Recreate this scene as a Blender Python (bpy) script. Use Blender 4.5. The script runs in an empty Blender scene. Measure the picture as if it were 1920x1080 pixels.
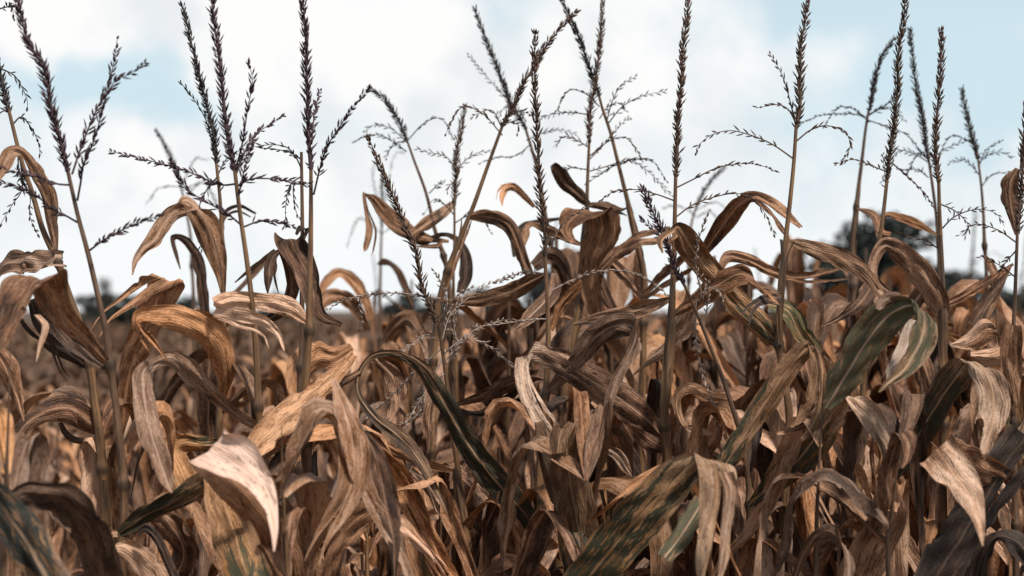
import bpy, math, random
import numpy as np
from mathutils import Vector, Matrix

# ------------------------------------------------------------------ camera
S = bpy.context.scene
EYE = 1.8
FPX = 50.0 / 36.0 * 1920.0
PITCH = math.atan((580 - 540) / FPX)
cam_d = bpy.data.cameras.new('camera')
cam = bpy.data.objects.new('camera', cam_d)
S.collection.objects.link(cam)
cam.location = (0, 0, EYE)
cam.rotation_euler = (math.radians(90) + PITCH, 0, 0)
cam_d.lens = 50
cam_d.sensor_width = 36
cam_d.clip_start = 0.05
cam_d.clip_end = 3000
cam_d.dof.use_dof = True
cam_d.dof.focus_distance = 2.25
cam_d.dof.aperture_fstop = 3.6
S.camera = cam

# ------------------------------------------------------------------ light
SUN_EL, SUN_AZ = 58.0, 142.0          # azimuth measured from +Y clockwise: behind the camera, to its left
SUN_W, SKY_W = 5.0, 0.055
S.view_settings.view_transform = 'Standard'
S.view_settings.look = 'None'
S.view_settings.exposure = 0.0
S.view_settings.gamma = 1.0
S.render.engine = 'CYCLES'
S.cycles.use_denoising = True
S.cycles.max_bounces = 8
S.cycles.diffuse_bounces = 3
S.cycles.transmission_bounces = 4
S.cycles.transparent_max_bounces = 4


class NT:
    """small helper that writes node trees"""
    def __init__(self, tree):
        self.t = tree
        tree.nodes.clear()

    def n(self, kind, **kw):
        nd = self.t.nodes.new(kind)
        for k, v in kw.items():
            if k.startswith('i_'):
                key = k[2:]
                key = int(key) if key.isdigit() else key.replace('_', ' ')
                s = nd.inputs[key]
                if hasattr(v, 'is_output') or isinstance(v, bpy.types.NodeSocket):
                    self.t.links.new(v, s)
                else:
                    s.default_value = v
            else:
                setattr(nd, k, v)
        return nd

    def m(self, op, a, b=None, c=None, clamp=False):
        nd = self.t.nodes.new('ShaderNodeMath')
        nd.operation = op
        nd.use_clamp = clamp
        for i, v in enumerate((a, b, c)):
            if v is None:
                continue
            if isinstance(v, bpy.types.NodeSocket):
                self.t.links.new(v, nd.inputs[i])
            else:
                nd.inputs[i].default_value = v
        return nd.outputs[0]

    def mix(self, f, a, b, blend='MIX'):
        nd = self.t.nodes.new('ShaderNodeMix')
        nd.data_type = 'RGBA'
        nd.blend_type = blend
        for key, v in ((0, f), (6, a), (7, b)):
            if isinstance(v, bpy.types.NodeSocket):
                self.t.links.new(v, nd.inputs[key])
            else:
                nd.inputs[key].default_value = v if key == 0 else (*v, 1) if len(v) == 3 else v
        return nd.outputs[2]

    def ss(self, x, lo, hi):
        nd = self.t.nodes.new('ShaderNodeMapRange')
        nd.interpolation_type = 'SMOOTHSTEP'
        self.t.links.new(x, nd.inputs[0])
        nd.inputs[1].default_value = lo
        nd.inputs[2].default_value = hi
        return nd.outputs[0]

    def noise(self, vec, scale, detail=3, rough=0.55, dim='3D'):
        nd = self.t.nodes.new('ShaderNodeTexNoise')
        nd.noise_dimensions = dim
        self.t.links.new(vec, nd.inputs['Vector'])
        nd.inputs['Scale'].default_value = scale
        nd.inputs['Detail'].default_value = detail
        nd.inputs['Roughness'].default_value = rough
        return nd.outputs[0]

    def comb(self, x, y, z):
        nd = self.t.nodes.new('ShaderNodeCombineXYZ')
        for i, v in enumerate((x, y, z)):
            if isinstance(v, bpy.types.NodeSocket):
                self.t.links.new(v, nd.inputs[i])
            else:
                nd.inputs[i].default_value = v
        return nd.outputs[0]

    def link(self, a, b):
        self.t.links.new(a, b)


def make_world():
    w = bpy.data.worlds.new('World')
    S.world = w
    w.use_nodes = True
    N = NT(w.node_tree)
    out = N.n('ShaderNodeOutputWorld')
    sky = N.n('ShaderNodeTexSky')
    sky.sky_type = 'NISHITA'
    sky.sun_disc = False
    sky.sun_elevation = math.radians(SUN_EL)
    sky.sun_rotation = math.radians(SUN_AZ)
    sky.air_density = 1.0
    sky.dust_density = 2.0
    sky.ozone_density = 1.6
    tc = N.n('ShaderNodeTexCoord')
    sep = N.n('ShaderNodeSeparateXYZ', i_0=tc.outputs['Generated'])
    X, Y, Z = sep.outputs
    az = N.m('ARCTAN2', X, Y)
    el = N.m('ARCSINE', Z)
    # the breaks between the clouds, as soft ellipses in azimuth and elevation
    warp1 = N.noise(tc.outputs['Generated'], 9.0, 5, 0.55)
    offs = N.n('ShaderNodeVectorMath', operation='ADD', i_0=tc.outputs['Generated'], i_1=(5.2, 1.3, 7.7))
    warp2 = N.noise(offs.outputs[0], 9.0, 5, 0.55)
    az2 = N.m('ADD', az, N.m('MULTIPLY', N.m('SUBTRACT', warp1, 0.5), 0.19))
    el2 = N.m('ADD', el, N.m('MULTIPLY', N.m('SUBTRACT', warp2, 0.5), 0.15))
    # px, py (photo), half extents, strength, tilt
    gaps = [(110, 190, 210, 60, 1.0), (330, 210, 160, 60, 0.75), (910, -20, 130, 75, 0.95), (1820, 50, 270, 150, 1.15),
            (1720, 210, 260, 80, 0.9), (1480, -25, 230, 60, 0.9), (700, 250, 160, 70, 0.35), (1250, 330, 240, 80, 0.3),
            (60, 330, 120, 50, 0.35), (1750, 380, 200, 60, 0.35)]
    tot = None
    for px, py, hx, hy, st in gaps:
        dx = N.m('DIVIDE', N.m('SUBTRACT', az2, (px - 960) / FPX), hx / FPX)
        dy = N.m('DIVIDE', N.m('SUBTRACT', el2, (580 - py) / FPX), hy / FPX)
        r2 = N.m('ADD', N.m('MULTIPLY', dx, dx), N.m('MULTIPLY', dy, dy))
        g = N.m('MULTIPLY', N.m('EXPONENT', N.m('MULTIPLY', r2, -0.8)), st)
        tot = g if tot is None else N.m('ADD', tot, g)
    # elsewhere in the sky: broken cloud
    big = N.noise(tc.outputs['Generated'], 2.6, 6, 0.55)
    away = N.ss(el, 0.24, 0.42)
    side = N.ss(N.m('ABSOLUTE', az), 0.42, 0.7)
    tot = N.m('ADD', tot, N.m('MULTIPLY', N.m('MAXIMUM', away, side), N.ss(big, 0.30, 0.44)))
    fine = N.noise(tc.outputs['Generated'], 26.0, 5, 0.6)
    tot = N.m('ADD', tot, N.m('MULTIPLY', N.m('SUBTRACT', fine, 0.5), 0.75))
    blue = N.m('MULTIPLY', N.ss(tot, 0.02, 1.15), 0.95)
    # cloud body: thin and thick parts
    body = N.noise(tc.outputs['Generated'], 12.0, 5, 0.5)
    ccol = N.mix(N.ss(body, 0.33, 0.57), (0.83, 0.862, 0.885), (1.0, 0.992, 0.985))
    low = N.m('SUBTRACT', 1.0, N.ss(el, 0.0, 0.13))
    ccol = N.mix(N.m('MULTIPLY', low, 0.6), ccol, (0.90, 0.955, 0.975))
    bsky = N.n('ShaderNodeBackground', i_0=sky.outputs[0], i_1=SKY_W)
    hz = N.n('ShaderNodeBackground', i_0=(0.665, 0.845, 0.93, 1), i_1=1.04)
    # thin veil over the blue
    veil = N.n('ShaderNodeMixShader', i_0=N.m('MULTIPLY', N.m('SUBTRACT', 1.0, N.ss(el, 0.15, 0.55)), 0.86), i_1=bsky.outputs[0], i_2=hz.outputs[0])
    bcl = N.n('ShaderNodeBackground', i_0=ccol, i_1=1.0)
    mx = N.n('ShaderNodeMixShader', i_0=blue, i_1=bcl.outputs[0], i_2=veil.outputs[0])
    N.link(mx.outputs[0], out.inputs[0])


make_world()
sun_d = bpy.data.lights.new('sun', 'SUN')
sun_d.energy = SUN_W
sun_d.angle = math.radians(7.0)
sun_d.color = (1.0, 0.94, 0.86)
sun = bpy.data.objects.new('sun', sun_d)
S.collection.objects.link(sun)
_a, _e = math.radians(SUN_AZ), math.radians(SUN_EL)
to_sun = Vector((math.sin(_a) * math.cos(_e), math.cos(_a) * math.cos(_e), math.sin(_e)))
sun.rotation_euler = to_sun.to_track_quat('Z', 'Y').to_euler()
sun.location = to_sun * 50

# ------------------------------------------------------------------ materials


def new_mat(name):
    m = bpy.data.materials.new(name)
    m.use_nodes = True
    return m, NT(m.node_tree)


def leaf_material(name, dark, mid, light, green=None, green_amt=0.0, trans=0.16, pale=0.0, bias=0.0, pcol=((0.26, 0.150, 0.092), (0.70, 0.50, 0.37))):
    """dead maize leaf: first UV map in metres, x across the blade from its midrib, y along it;
    second UV map: x -1..1 from edge to edge, y 0..1 from the stalk to the tip"""
    m, N = new_mat(name)
    out = N.n('ShaderNodeOutputMaterial')
    uv = N.n('ShaderNodeUVMap', uv_map='UVMap')
    sep = N.n('ShaderNodeSeparateXYZ', i_0=uv.outputs[0])
    U, V = sep.outputs[0], sep.outputs[1]
    bl_ = N.n('ShaderNodeUVMap', uv_map='Blade')
    sp2 = N.n('ShaderNodeSeparateXYZ', i_0=bl_.outputs[0])
    E, TIP = N.m('ABSOLUTE', sp2.outputs[0]), sp2.outputs[1]
    rnd = N.n('ShaderNodeObjectInfo').outputs['Random']
    r1 = N.m('MULTIPLY', rnd, 37.0)
    r2 = N.m('FRACT', N.m('MULTIPLY', rnd, 17.31))

    def tex(fu, fv, sh, det=4, ro=0.62):
        return N.noise(N.comb(N.m('MULTIPLY', Uw, fu), N.m('MULTIPLY', V, fv), N.m('ADD', r1, sh)), 1.0, det, ro)
    wob = N.noise(N.comb(N.m('MULTIPLY', U, 20), N.m('MULTIPLY', V, 26), r1), 1.0, 3)
    Uw = N.m('ADD', U, N.m('MULTIPLY', N.m('SUBTRACT', wob, 0.5), 0.012))
    hair = tex(480, 12, 0.0, 2)
    streak = tex(250, 34, 2.0, 5, 0.72)
    blot = tex(78, 20, 5.0, 6, 0.72)
    large = tex(20, 5, 8.0, 3, 0.5)
    grain = tex(430, 210, 11.0, 3, 0.7)
    t = N.m('MULTIPLY', streak, 0.55)
    t = N.m('ADD', t, N.m('MULTIPLY', blot, 0.95))
    t = N.m('ADD', t, N.m('MULTIPLY', large, 1.15))
    t = N.m('ADD', t, N.m('MULTIPLY', hair, 0.34))
    t = N.m('ADD', t, N.m('MULTIPLY', grain, 0.55))
    t = N.m('SUBTRACT', t, 1.77 - 0.57 - bias)
    t = N.m('ADD', t, N.m('MULTIPLY', N.m('SUBTRACT', r2, 0.5), 0.24))
    ramp = N.n('ShaderNodeValToRGB', i_0=t)
    cr = ramp.color_ramp
    cr.elements[0].position = 0.25
    cr.elements[0].color = (*dark, 1)
    cr.elements[1].position = 0.80
    cr.elements[1].color = (*light, 1)
    e = cr.elements.new(0.52)
    e.color = (*mid, 1)
    col = ramp.outputs[0]
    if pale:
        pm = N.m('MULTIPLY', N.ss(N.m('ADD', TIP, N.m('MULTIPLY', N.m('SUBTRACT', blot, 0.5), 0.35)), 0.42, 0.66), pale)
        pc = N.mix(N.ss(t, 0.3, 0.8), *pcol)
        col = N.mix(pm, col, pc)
    # dark mould flecks that run along the veins
    fl = tex(330, 60, 15.0, 3, 0.6)
    flm = N.m('MULTIPLY', N.ss(fl, 0.58, 0.65), N.ss(large, 0.50, 0.60))
    col = N.mix(N.m('MULTIPLY', flm, 0.75), col, (0.026, 0.017, 0.013))
    # weathered, greyer margin
    em = N.m('MULTIPLY', N.ss(N.m('ADD', E, N.m('MULTIPLY', N.m('SUBTRACT', blot, 0.5), 0.5)), 0.80, 1.0), 0.4)
    col = N.mix(em, col, tuple(0.4 * a + 0.4 * b + 0.03 for a, b in zip(mid, light)))
    if green is not None:
        gm = N.m('ADD', tex(95, 4.5, 21.0, 4, 0.6), N.m('MULTIPLY', N.m('SUBTRACT', 0.45, TIP), 0.55))
        gm = N.m('SUBTRACT', gm, N.m('MULTIPLY', N.m('POWER', E, 3.0), 0.16))
        lo = 0.62 - 0.30 * green_amt
        gmask = N.ss(gm, lo, lo + 0.07)
        # rust stripes eat into the green
        sp = tex(460, 44, 31.0, 2, 0.5)
        rust = N.ss(sp, 0.560, 0.60)
        gmask = N.m('MULTIPLY', gmask, N.m('SUBTRACT', 1.0, N.m('MULTIPLY', rust, 0.95)))
        gc = N.mix(streak, tuple(c * 0.75 for c in green), tuple(c * 1.25 for c in green))
        rim = N.m('MULTIPLY', N.ss(gm, lo - 0.10, lo), N.ss(streak, 0.42, 0.6))
        col = N.mix(N.m('MULTIPLY', rim, 0.35), col, (0.30, 0.145, 0.042))
        col = N.mix(gmask, col, gc)
    rib = N.m('SUBTRACT', 1.0, N.ss(N.m('ABSOLUTE', U), 0.0007, 0.0021))
    col = N.mix(N.m('MULTIPLY', rib, 0.65 if green is not None else 0.4), col, tuple(min(1, c * 1.2) for c in light))
    hs = N.n('ShaderNodeHueSaturation', i_Color=col)
    N.link(N.m('ADD', 0.93, N.m('MULTIPLY', r2, 0.24)), hs.inputs['Saturation'])
    N.link(N.m('ADD', 0.62, N.m('MULTIPLY', N.m('FRACT', N.m('MULTIPLY', rnd, 5.77)), 0.66)), hs.inputs['Value'])
    col = hs.outputs[0]
    hgt = N.m('ADD', N.m('MULTIPLY', N.m('SINE', N.m('MULTIPLY', Uw, 1700.0)), 0.25), N.m('MULTIPLY', streak, 1.6))
    hgt = N.m('ADD', hgt, N.m('MULTIPLY', blot, 1.4))
    hgt = N.m('ADD', hgt, N.m('MULTIPLY', grain, 0.8))
    bmp = N.n('ShaderNodeBump', i_Strength=0.5, i_Distance=0.0020, i_Height=hgt)
    pb = N.n('ShaderNodeBsdfPrincipled', i_Base_Color=col, i_Roughness=0.62)
    pb.inputs['Specular IOR Level'].default_value = 0.25
    N.link(bmp.outputs[0], pb.inputs['Normal'])
    tr = N.n('ShaderNodeBsdfTranslucent')
    N.link(N.mix(1.0, col, (1.0, 0.76, 0.54), 'MULTIPLY'), tr.inputs[0])
    N.link(bmp.outputs[0], tr.inputs['Normal'])
    ms = N.n('ShaderNodeMixShader', i_0=trans, i_1=pb.outputs[0], i_2=tr.outputs[0])
    N.link(ms.outputs[0], out.inputs[0])
    return m


def stalk_material(name, a, b, c):
    m, N = new_mat(name)
    out = N.n('ShaderNodeOutputMaterial')
    uv = N.n('ShaderNodeUVMap')
    sep = N.n('ShaderNodeSeparateXYZ', i_0=uv.outputs[0])
    U, V = sep.outputs[0], sep.outputs[1]
    rnd = N.n('ShaderNodeObjectInfo').outputs['Random']
    r1 = N.m('MULTIPLY', rnd, 31.0)
    st = N.noise(N.comb(N.m('MULTIPLY', U, 330), N.m('MULTIPLY', V, 9), r1), 1.0, 4, 0.6)
    bl = N.noise(N.comb(N.m('MULTIPLY', U, 40), N.m('MULTIPLY', V, 14), r1), 1.0, 4, 0.6)
    t = N.m('ADD', N.m('MULTIPLY', st, 0.6), N.m('MULTIPLY', bl, 0.7))
    ramp = N.n('ShaderNodeValToRGB', i_0=N.m('SUBTRACT', t, 0.15))
    cr = ramp.color_ramp
    cr.elements[0].position = 0.30
    cr.elements[0].color = (*a, 1)
    cr.elements[1].position = 0.72
    cr.elements[1].color = (*c, 1)
    e = cr.elements.new(0.5)
    e.color = (*b, 1)
    # dark rings at the joints, mould stains between them
    nd = N.n('ShaderNodeSeparateXYZ', i_0=N.n('ShaderNodeUVMap', uv_map='Blade').outputs[0]).outputs[1]
    col = N.mix(N.m('MULTIPLY', N.ss(nd, 0.15, 0.8), 0.75), ramp.outputs[0], (0.030, 0.019, 0.014))
    stn = N.noise(N.comb(N.m('MULTIPLY', U, 120), N.m('MULTIPLY', V, 26), N.m('ADD', r1, 5.0)), 1.0, 4, 0.65)
    col = N.mix(N.m('MULTIPLY', N.ss(stn, 0.54, 0.68), 0.6), col, (0.045, 0.028, 0.020))
    bmp = N.n('ShaderNodeBump', i_Strength=0.4, i_Distance=0.001, i_Height=st)
    pb = N.n('ShaderNodeBsdfPrincipled', i_Base_Color=col, i_Roughness=0.45)
    pb.inputs['Specular IOR Level'].default_value = 0.4
    N.link(bmp.outputs[0], pb.inputs['Normal'])
    N.link(pb.outputs[0], out.inputs[0])
    return m


def tassel_material(name, a, b):
    m, N = new_mat(name)
    out = N.n('ShaderNodeOutputMaterial')
    geo = N.n('ShaderNodeNewGeometry')
    tc = N.n('ShaderNodeTexCoord')
    n1 = N.noise(tc.outputs['Object'], 160.0, 2)
    f = N.m('ADD', N.m('MULTIPLY', geo.outputs['Random Per Island'], 0.7), N.m('MULTIPLY', N.m('SUBTRACT', n1, 0.35), 0.8), clamp=True)
    col = N.mix(f, a, b)
    pb = N.n('ShaderNodeBsdfPrincipled', i_Base_Color=col, i_Roughness=0.6)
    pb.inputs['Specular IOR Level'].default_value = 0.25
    tr = N.n('ShaderNodeBsdfTranslucent')
    N.link(col, tr.inputs[0])
    ms = N.n('ShaderNodeMixShader', i_0=0.2, i_1=pb.outputs[0], i_2=tr.outputs[0])
    N.link(ms.outputs[0], out.inputs[0])
    return m


def noise_material(name, a, b, scale, rough=0.9, trans=0.0):
    m, N = new_mat(name)
    out = N.n('ShaderNodeOutputMaterial')
    tc = N.n('ShaderNodeTexCoord')
    n1 = N.noise(tc.outputs['Object'], scale, 6, 0.65)
    col = N.mix(N.ss(n1, 0.3, 0.7), a, b)
    bmp = N.n('ShaderNodeBump', i_Strength=0.6, i_Distance=0.05, i_Height=n1)
    pb = N.n('ShaderNodeBsdfPrincipled', i_Base_Color=col, i_Roughness=rough)
    pb.inputs['Specular IOR Level'].default_value = 0.2
    N.link(bmp.outputs[0], pb.inputs['Normal'])
    N.link(pb.outputs[0], out.inputs[0])
    return m


M = {
    'brown': leaf_material('dry_leaf_brown', (0.036, 0.018, 0.011), (0.185, 0.089, 0.048), (0.520, 0.300, 0.187)),
    'tan': leaf_material('dry_leaf_tan', (0.085, 0.045, 0.028), (0.290, 0.161, 0.096), (0.600, 0.407, 0.302)),
    'pale': leaf_material('dry_leaf_pale', (0.300, 0.184, 0.126), (0.600, 0.417, 0.313), (0.820, 0.685, 0.565), bias=0.05),
    'orange': leaf_material('dry_leaf_orange', (0.050, 0.026, 0.014), (0.240, 0.117, 0.058), (0.540, 0.324, 0.201)),
    'dark': leaf_material('dry_leaf_dark', (0.016, 0.011, 0.009), (0.052, 0.030, 0.021), (0.170, 0.101, 0.068), trans=0.08),
    'green': leaf_material('dying_leaf_green', (0.026, 0.017, 0.011), (0.125, 0.066, 0.034), (0.370, 0.223, 0.131), green=(0.044, 0.040, 0.024), green_amt=0.72, trans=0.1),
    'deep_green': leaf_material('dying_leaf_deep_green', (0.026, 0.017, 0.011), (0.100, 0.054, 0.030), (0.300, 0.184, 0.111), green=(0.026, 0.027, 0.022), green_amt=1.2, trans=0.08),
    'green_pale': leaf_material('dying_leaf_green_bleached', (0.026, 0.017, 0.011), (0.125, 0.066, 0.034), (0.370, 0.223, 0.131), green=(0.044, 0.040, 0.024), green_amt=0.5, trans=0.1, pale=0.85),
    'green_tan': leaf_material('dying_leaf_green_brown_end', (0.026, 0.017, 0.011), (0.125, 0.066, 0.034), (0.370, 0.223, 0.131), green=(0.044, 0.040, 0.024), green_amt=0.6, trans=0.1, pale=0.5),
    'brown_white': leaf_material('dry_leaf_painted_lit_end', (0.036, 0.018, 0.011), (0.150, 0.078, 0.046), (0.400, 0.241, 0.162), pale=1.0, pcol=((0.330, 0.212, 0.155), (0.660, 0.491, 0.410))),  # shade of the underside painted brown up to the fold, lit face painted pale
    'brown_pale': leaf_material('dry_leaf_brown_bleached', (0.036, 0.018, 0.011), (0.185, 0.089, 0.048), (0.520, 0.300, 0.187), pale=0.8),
    'lime': leaf_material('dying_leaf_light_green', (0.090, 0.049, 0.026), (0.240, 0.136, 0.067), (0.500, 0.339, 0.221), green=(0.108, 0.098, 0.055), green_amt=1.35, trans=0.12),
    'mixed': leaf_material('dying_leaf_streaked', (0.034, 0.019, 0.012), (0.175, 0.089, 0.045), (0.450, 0.271, 0.162), green=(0.055, 0.055, 0.034), green_amt=0.25),
    'stalk': stalk_material('dry_stalk', (0.042, 0.023, 0.013), (0.155, 0.082, 0.038), (0.33, 0.19, 0.092)),
    'stalk_dark': stalk_material('dry_stalk_dark', (0.036, 0.021, 0.014), (0.110, 0.060, 0.034), (0.24, 0.138, 0.076)),
    't_purple': tassel_material('tassel_purple', (0.050, 0.030, 0.040), (0.14, 0.085, 0.090)),
    't_brown': tassel_material('tassel_brown', (0.060, 0.038, 0.030), (0.19, 0.120, 0.085)),
    't_dark': tassel_material('tassel_dark', (0.030, 0.028, 0.030), (0.085, 0.068, 0.060)),
    't_straw': tassel_material('tassel_straw', (0.20, 0.14, 0.115), (0.52, 0.41, 0.34)),
    'soil': noise_material('soil', (0.055, 0.038, 0.028), (0.13, 0.092, 0.066), 3.0),
    'bark': noise_material('bark', (0.030, 0.025, 0.022), (0.075, 0.062, 0.052), 8.0),
    'crown': noise_material('crown_leaves', (0.026, 0.031, 0.028), (0.054, 0.061, 0.053), 1.2, 0.8),
    'crown2': noise_material('crown_leaves_brown', (0.040, 0.038, 0.030), (0.085, 0.080, 0.055), 1.2, 0.8),
    'mass': leaf_material('field_mass', (0.030, 0.018, 0.012), (0.11, 0.065, 0.042), (0.24, 0.15, 0.10)),
}

# ------------------------------------------------------------------ mesh helpers


class MB:
    def __init__(self):
        self.v, self.f, self.uv, self.tip, self.n = [], [], [], [], 0

    def add(self, v, f, uv, tip=None):
        self.tip.append(np.zeros((len(v), 2)) if tip is None else np.asarray(tip, float))
        self.v.append(np.asarray(v, float))
        self.uv.append(np.asarray(uv, float))
        o = self.n
        self.f.extend([tuple(i + o for i in q) for q in f])
        self.n += len(v)

    def mesh(self, name, mat, origin=(0, 0, 0)):
        v = np.concatenate(self.v) - np.asarray(origin)
        me = bpy.data.meshes.new(name)
        me.from_pydata(v.tolist(), [], self.f)
        uv = np.concatenate(self.uv)
        ul = me.uv_layers.new(name='UVMap')
        li = np.empty(len(me.loops), int)
        me.loops.foreach_get('vertex_index', li)
        ul.data.foreach_set('uv', uv[li].astype('f').ravel())
        tip = np.concatenate(self.tip)
        tl = me.uv_layers.new(name='Blade')
        tl.data.foreach_set('uv', tip[li].astype('f').ravel())
        me.polygons.foreach_set('use_smooth', [True] * len(me.polygons))
        me.materials.append(mat)
        me.update()
        return me


def obj(name, data, parent=None):
    o = bpy.data.objects.new(name, data)
    S.collection.objects.link(o)
    if parent is not None:
        o.parent = parent
    return o


def thing(name, label, cat, loc, group=None):
    o = bpy.data.objects.new(name, None)
    S.collection.objects.link(o)
    o.empty_display_size = 0.1
    o.location = loc
    o['label'] = label
    o['category'] = cat
    if group:
        o['group'] = group
    return o


def at(x, y, D):
    """a photo pixel at depth D metres along the optical axis -> world point"""
    f = np.array([0, math.cos(PITCH), math.sin(PITCH)])
    u = np.array([0, -math.sin(PITCH), math.cos(PITCH)])
    return np.array([0, 0, EYE]) + D * (f + np.array([1.0, 0, 0]) * (x - 960) / FPX + u * (540 - y) / FPX)


def catmull(P, k):
    """Catmull-Rom through rows of P, k samples a span"""
    P = np.asarray(P, float)
    n = len(P)
    if n < 3:
        t = np.linspace(0, 1, k * (n - 1) + 1)[:, None]
        return P[0] * (1 - t) + P[-1] * t
    Q = np.vstack([2 * P[0] - P[1], P, 2 * P[-1] - P[-2]])
    out = []
    for i in range(n - 1):
        p0, p1, p2, p3 = Q[i:i + 4]
        for j in range(k):
            t = j / k
            out.append(0.5 * ((2 * p1) + (p2 - p0) * t + (2 * p0 - 5 * p1 + 4 * p2 - p3) * t * t + (3 * p1 - p0 - 3 * p2 + p3) * t ** 3))
    out.append(P[-1])
    return np.array(out)


def unit(a):
    return a / np.maximum(np.linalg.norm(a, axis=-1, keepdims=True), 1e-9)


def tube(mb, pts, rad, n=8, nodes=()):
    pts = np.asarray(pts, float)
    rad = np.asarray(rad, float)
    T = unit(np.gradient(pts, axis=0))
    ref = np.array([0.31, 0.93, 0.2])
    A = unit(ref - T * (T @ ref)[:, None])
    B = np.cross(T, A)
    ang = np.arange(n + 1) / n * 2 * math.pi
    ring = A[:, None, :] * np.cos(ang)[None, :, None] + B[:, None, :] * np.sin(ang)[None, :, None]
    V = pts[:, None, :] + ring * rad[:, None, None]
    L = np.concatenate([[0], np.cumsum(np.linalg.norm(np.diff(pts, axis=0), axis=1))])
    uv = np.stack([np.broadcast_to(ang * rad.mean(), (len(pts), n + 1)), np.broadcast_to(L[:, None], (len(pts), n + 1))], -1)
    F = [(i * (n + 1) + j, i * (n + 1) + j + 1, (i + 1) * (n + 1) + j + 1, (i + 1) * (n + 1) + j)
         for i in range(len(pts) - 1) for j in range(n)]
    nm = np.zeros(len(L))
    for ln in nodes:
        nm = np.maximum(nm, np.exp(-((L - ln) / 0.007) ** 2))
    tip = np.stack([np.zeros_like(uv[..., 0]), np.broadcast_to(nm[:, None], uv.shape[:2])], -1)
    mb.add(V.reshape(-1, 3), F, uv.reshape(-1, 2), tip.reshape(-1, 2))


def ribbon(mb, C, A, W, rng, nu=11, cup=None, ripple=1.0, split=None):
    """leaf blade: centre line C, unit across vectors A, full widths W (metres)"""
    n = len(C)
    seg = np.linalg.norm(np.diff(C, axis=0), axis=1)
    L = np.concatenate([[0], np.cumsum(seg)])
    T = unit(np.gradient(C, axis=0))
    N = unit(np.cross(T, A))
    u = np.linspace(-1, 1, nu)
    if cup is None:
        cup = rng.uniform(0.05, 0.22) * rng.choice([-1, 1, 1])
    # slow change of the fold along the blade
    cupv = cup * (0.8 + 0.5 * np.sin(L * rng.uniform(5, 11) + rng.uniform(0, 6)))
    edge = rng.uniform(-0.16, 0.16)
    ph = rng.uniform(0, 6.28, 8)
    fr = rng.uniform(14, 34, 4)
    amp = ripple * rng.uniform(0.0020, 0.0060)
    vs, uvs, tips = [], [], []
    ph2 = rng.uniform(0, 6.28, 6)
    notch = np.ones((2, n))
    for s_ in (0, 1):
        for _k in range(rng.integers(1, 7)):
            notch[s_] -= rng.uniform(.08, .32) * np.exp(-((L - rng.uniform(.2, 1) * L[-1]) / rng.uniform(.004, .014)) ** 2)
    roll = rng.uniform(-0.5, 0.5, 2) * (rng.random(2) < .45)
    for k, uu in enumerate(u):
        s = 0 if uu < 0 else 1
        rp = amp * uu * uu * (np.sin(L * fr[s] + ph[s]) + 0.6 * np.sin(L * fr[2 + s] * 2.1 + ph[2 + s]))
        rp = rp + 0.0011 * ripple * np.sin(L * 21 + ph[4] + uu * 5) + 0.0007 * ripple * np.sin(L * 47 + ph[5] - uu * 9)
        ed = 1 + abs(uu) * (0.035 * np.sin(L * fr[s] * 1.7 + ph[5 + s]) + 0.025 * np.sin(L * 97 + ph[3 + s]))
        if abs(uu) > .95:
            ed = ed * notch[s]
        off = cupv * W * (abs(uu) - 0.35) * 0.5 + edge * W * (abs(uu) ** 4) * 0.5 + rp * np.minimum(1, np.abs(W) / 0.03)
        # dry crumple and edges that roll in
        cr = 0.0016 * np.sin(L * 63 + ph2[0] + uu * 3.1) * np.sin(uu * 2.7 + ph2[1]) + 0.0012 * np.sin(L * 118 + ph2[2] - uu * 5.2) + 0.0014 * np.sin(uu * 7.5 + ph2[3] + L * 13)
        off = off + ripple * cr * np.minimum(1, np.abs(W) / 0.04)
        off = off + roll[s] * np.maximum(0, abs(uu) - .45) ** 1.5 * W * (0.7 + .6 * np.sin(L * 8 + ph2[4]))
        p = C + A * (uu * 0.5 * W * ed)[:, None] + N * off[:, None]
        vs.append(p)
        uvs.append(np.stack([uu * 0.5 * np.maximum(np.abs(W), 0.012), L], -1))
        tips.append(np.stack([np.full(n, uu), L / L[-1]], -1))
    V = np.stack(vs, 1)
    UV = np.stack(uvs, 1)
    TP = np.stack(tips, 1)
    if split is None:
        split = rng.random() < 0.28
    # a dry blade tears along a vein: from row i0 on, its two sides part
    j0 = int(rng.integers(2, nu - 2)) if split else nu - 1
    i0 = int(n * rng.uniform(.45, .75))
    for ja, jb, sg in ((0, j0, -1), (j0, nu - 1, 1)):
        if jb <= ja:
            continue
        v = V[:, ja:jb + 1].copy()
        if split:
            q = np.maximum(0, np.arange(n) - i0) / max(1, n - i0)
            v += (N * rng.uniform(-.5, .5) * .05 + A * sg * .009)[:, None, :] * (q ** 1.3)[:, None, None]
        m_ = jb - ja + 1
        F = [(i * m_ + j, i * m_ + j + 1, (i + 1) * m_ + j + 1, (i + 1) * m_ + j) for i in range(n - 1) for j in range(m_ - 1)]
        mb.add(v.reshape(-1, 3), F, UV[:, ja:jb + 1].reshape(-1, 2), TP[:, ja:jb + 1].reshape(-1, 2))


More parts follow.
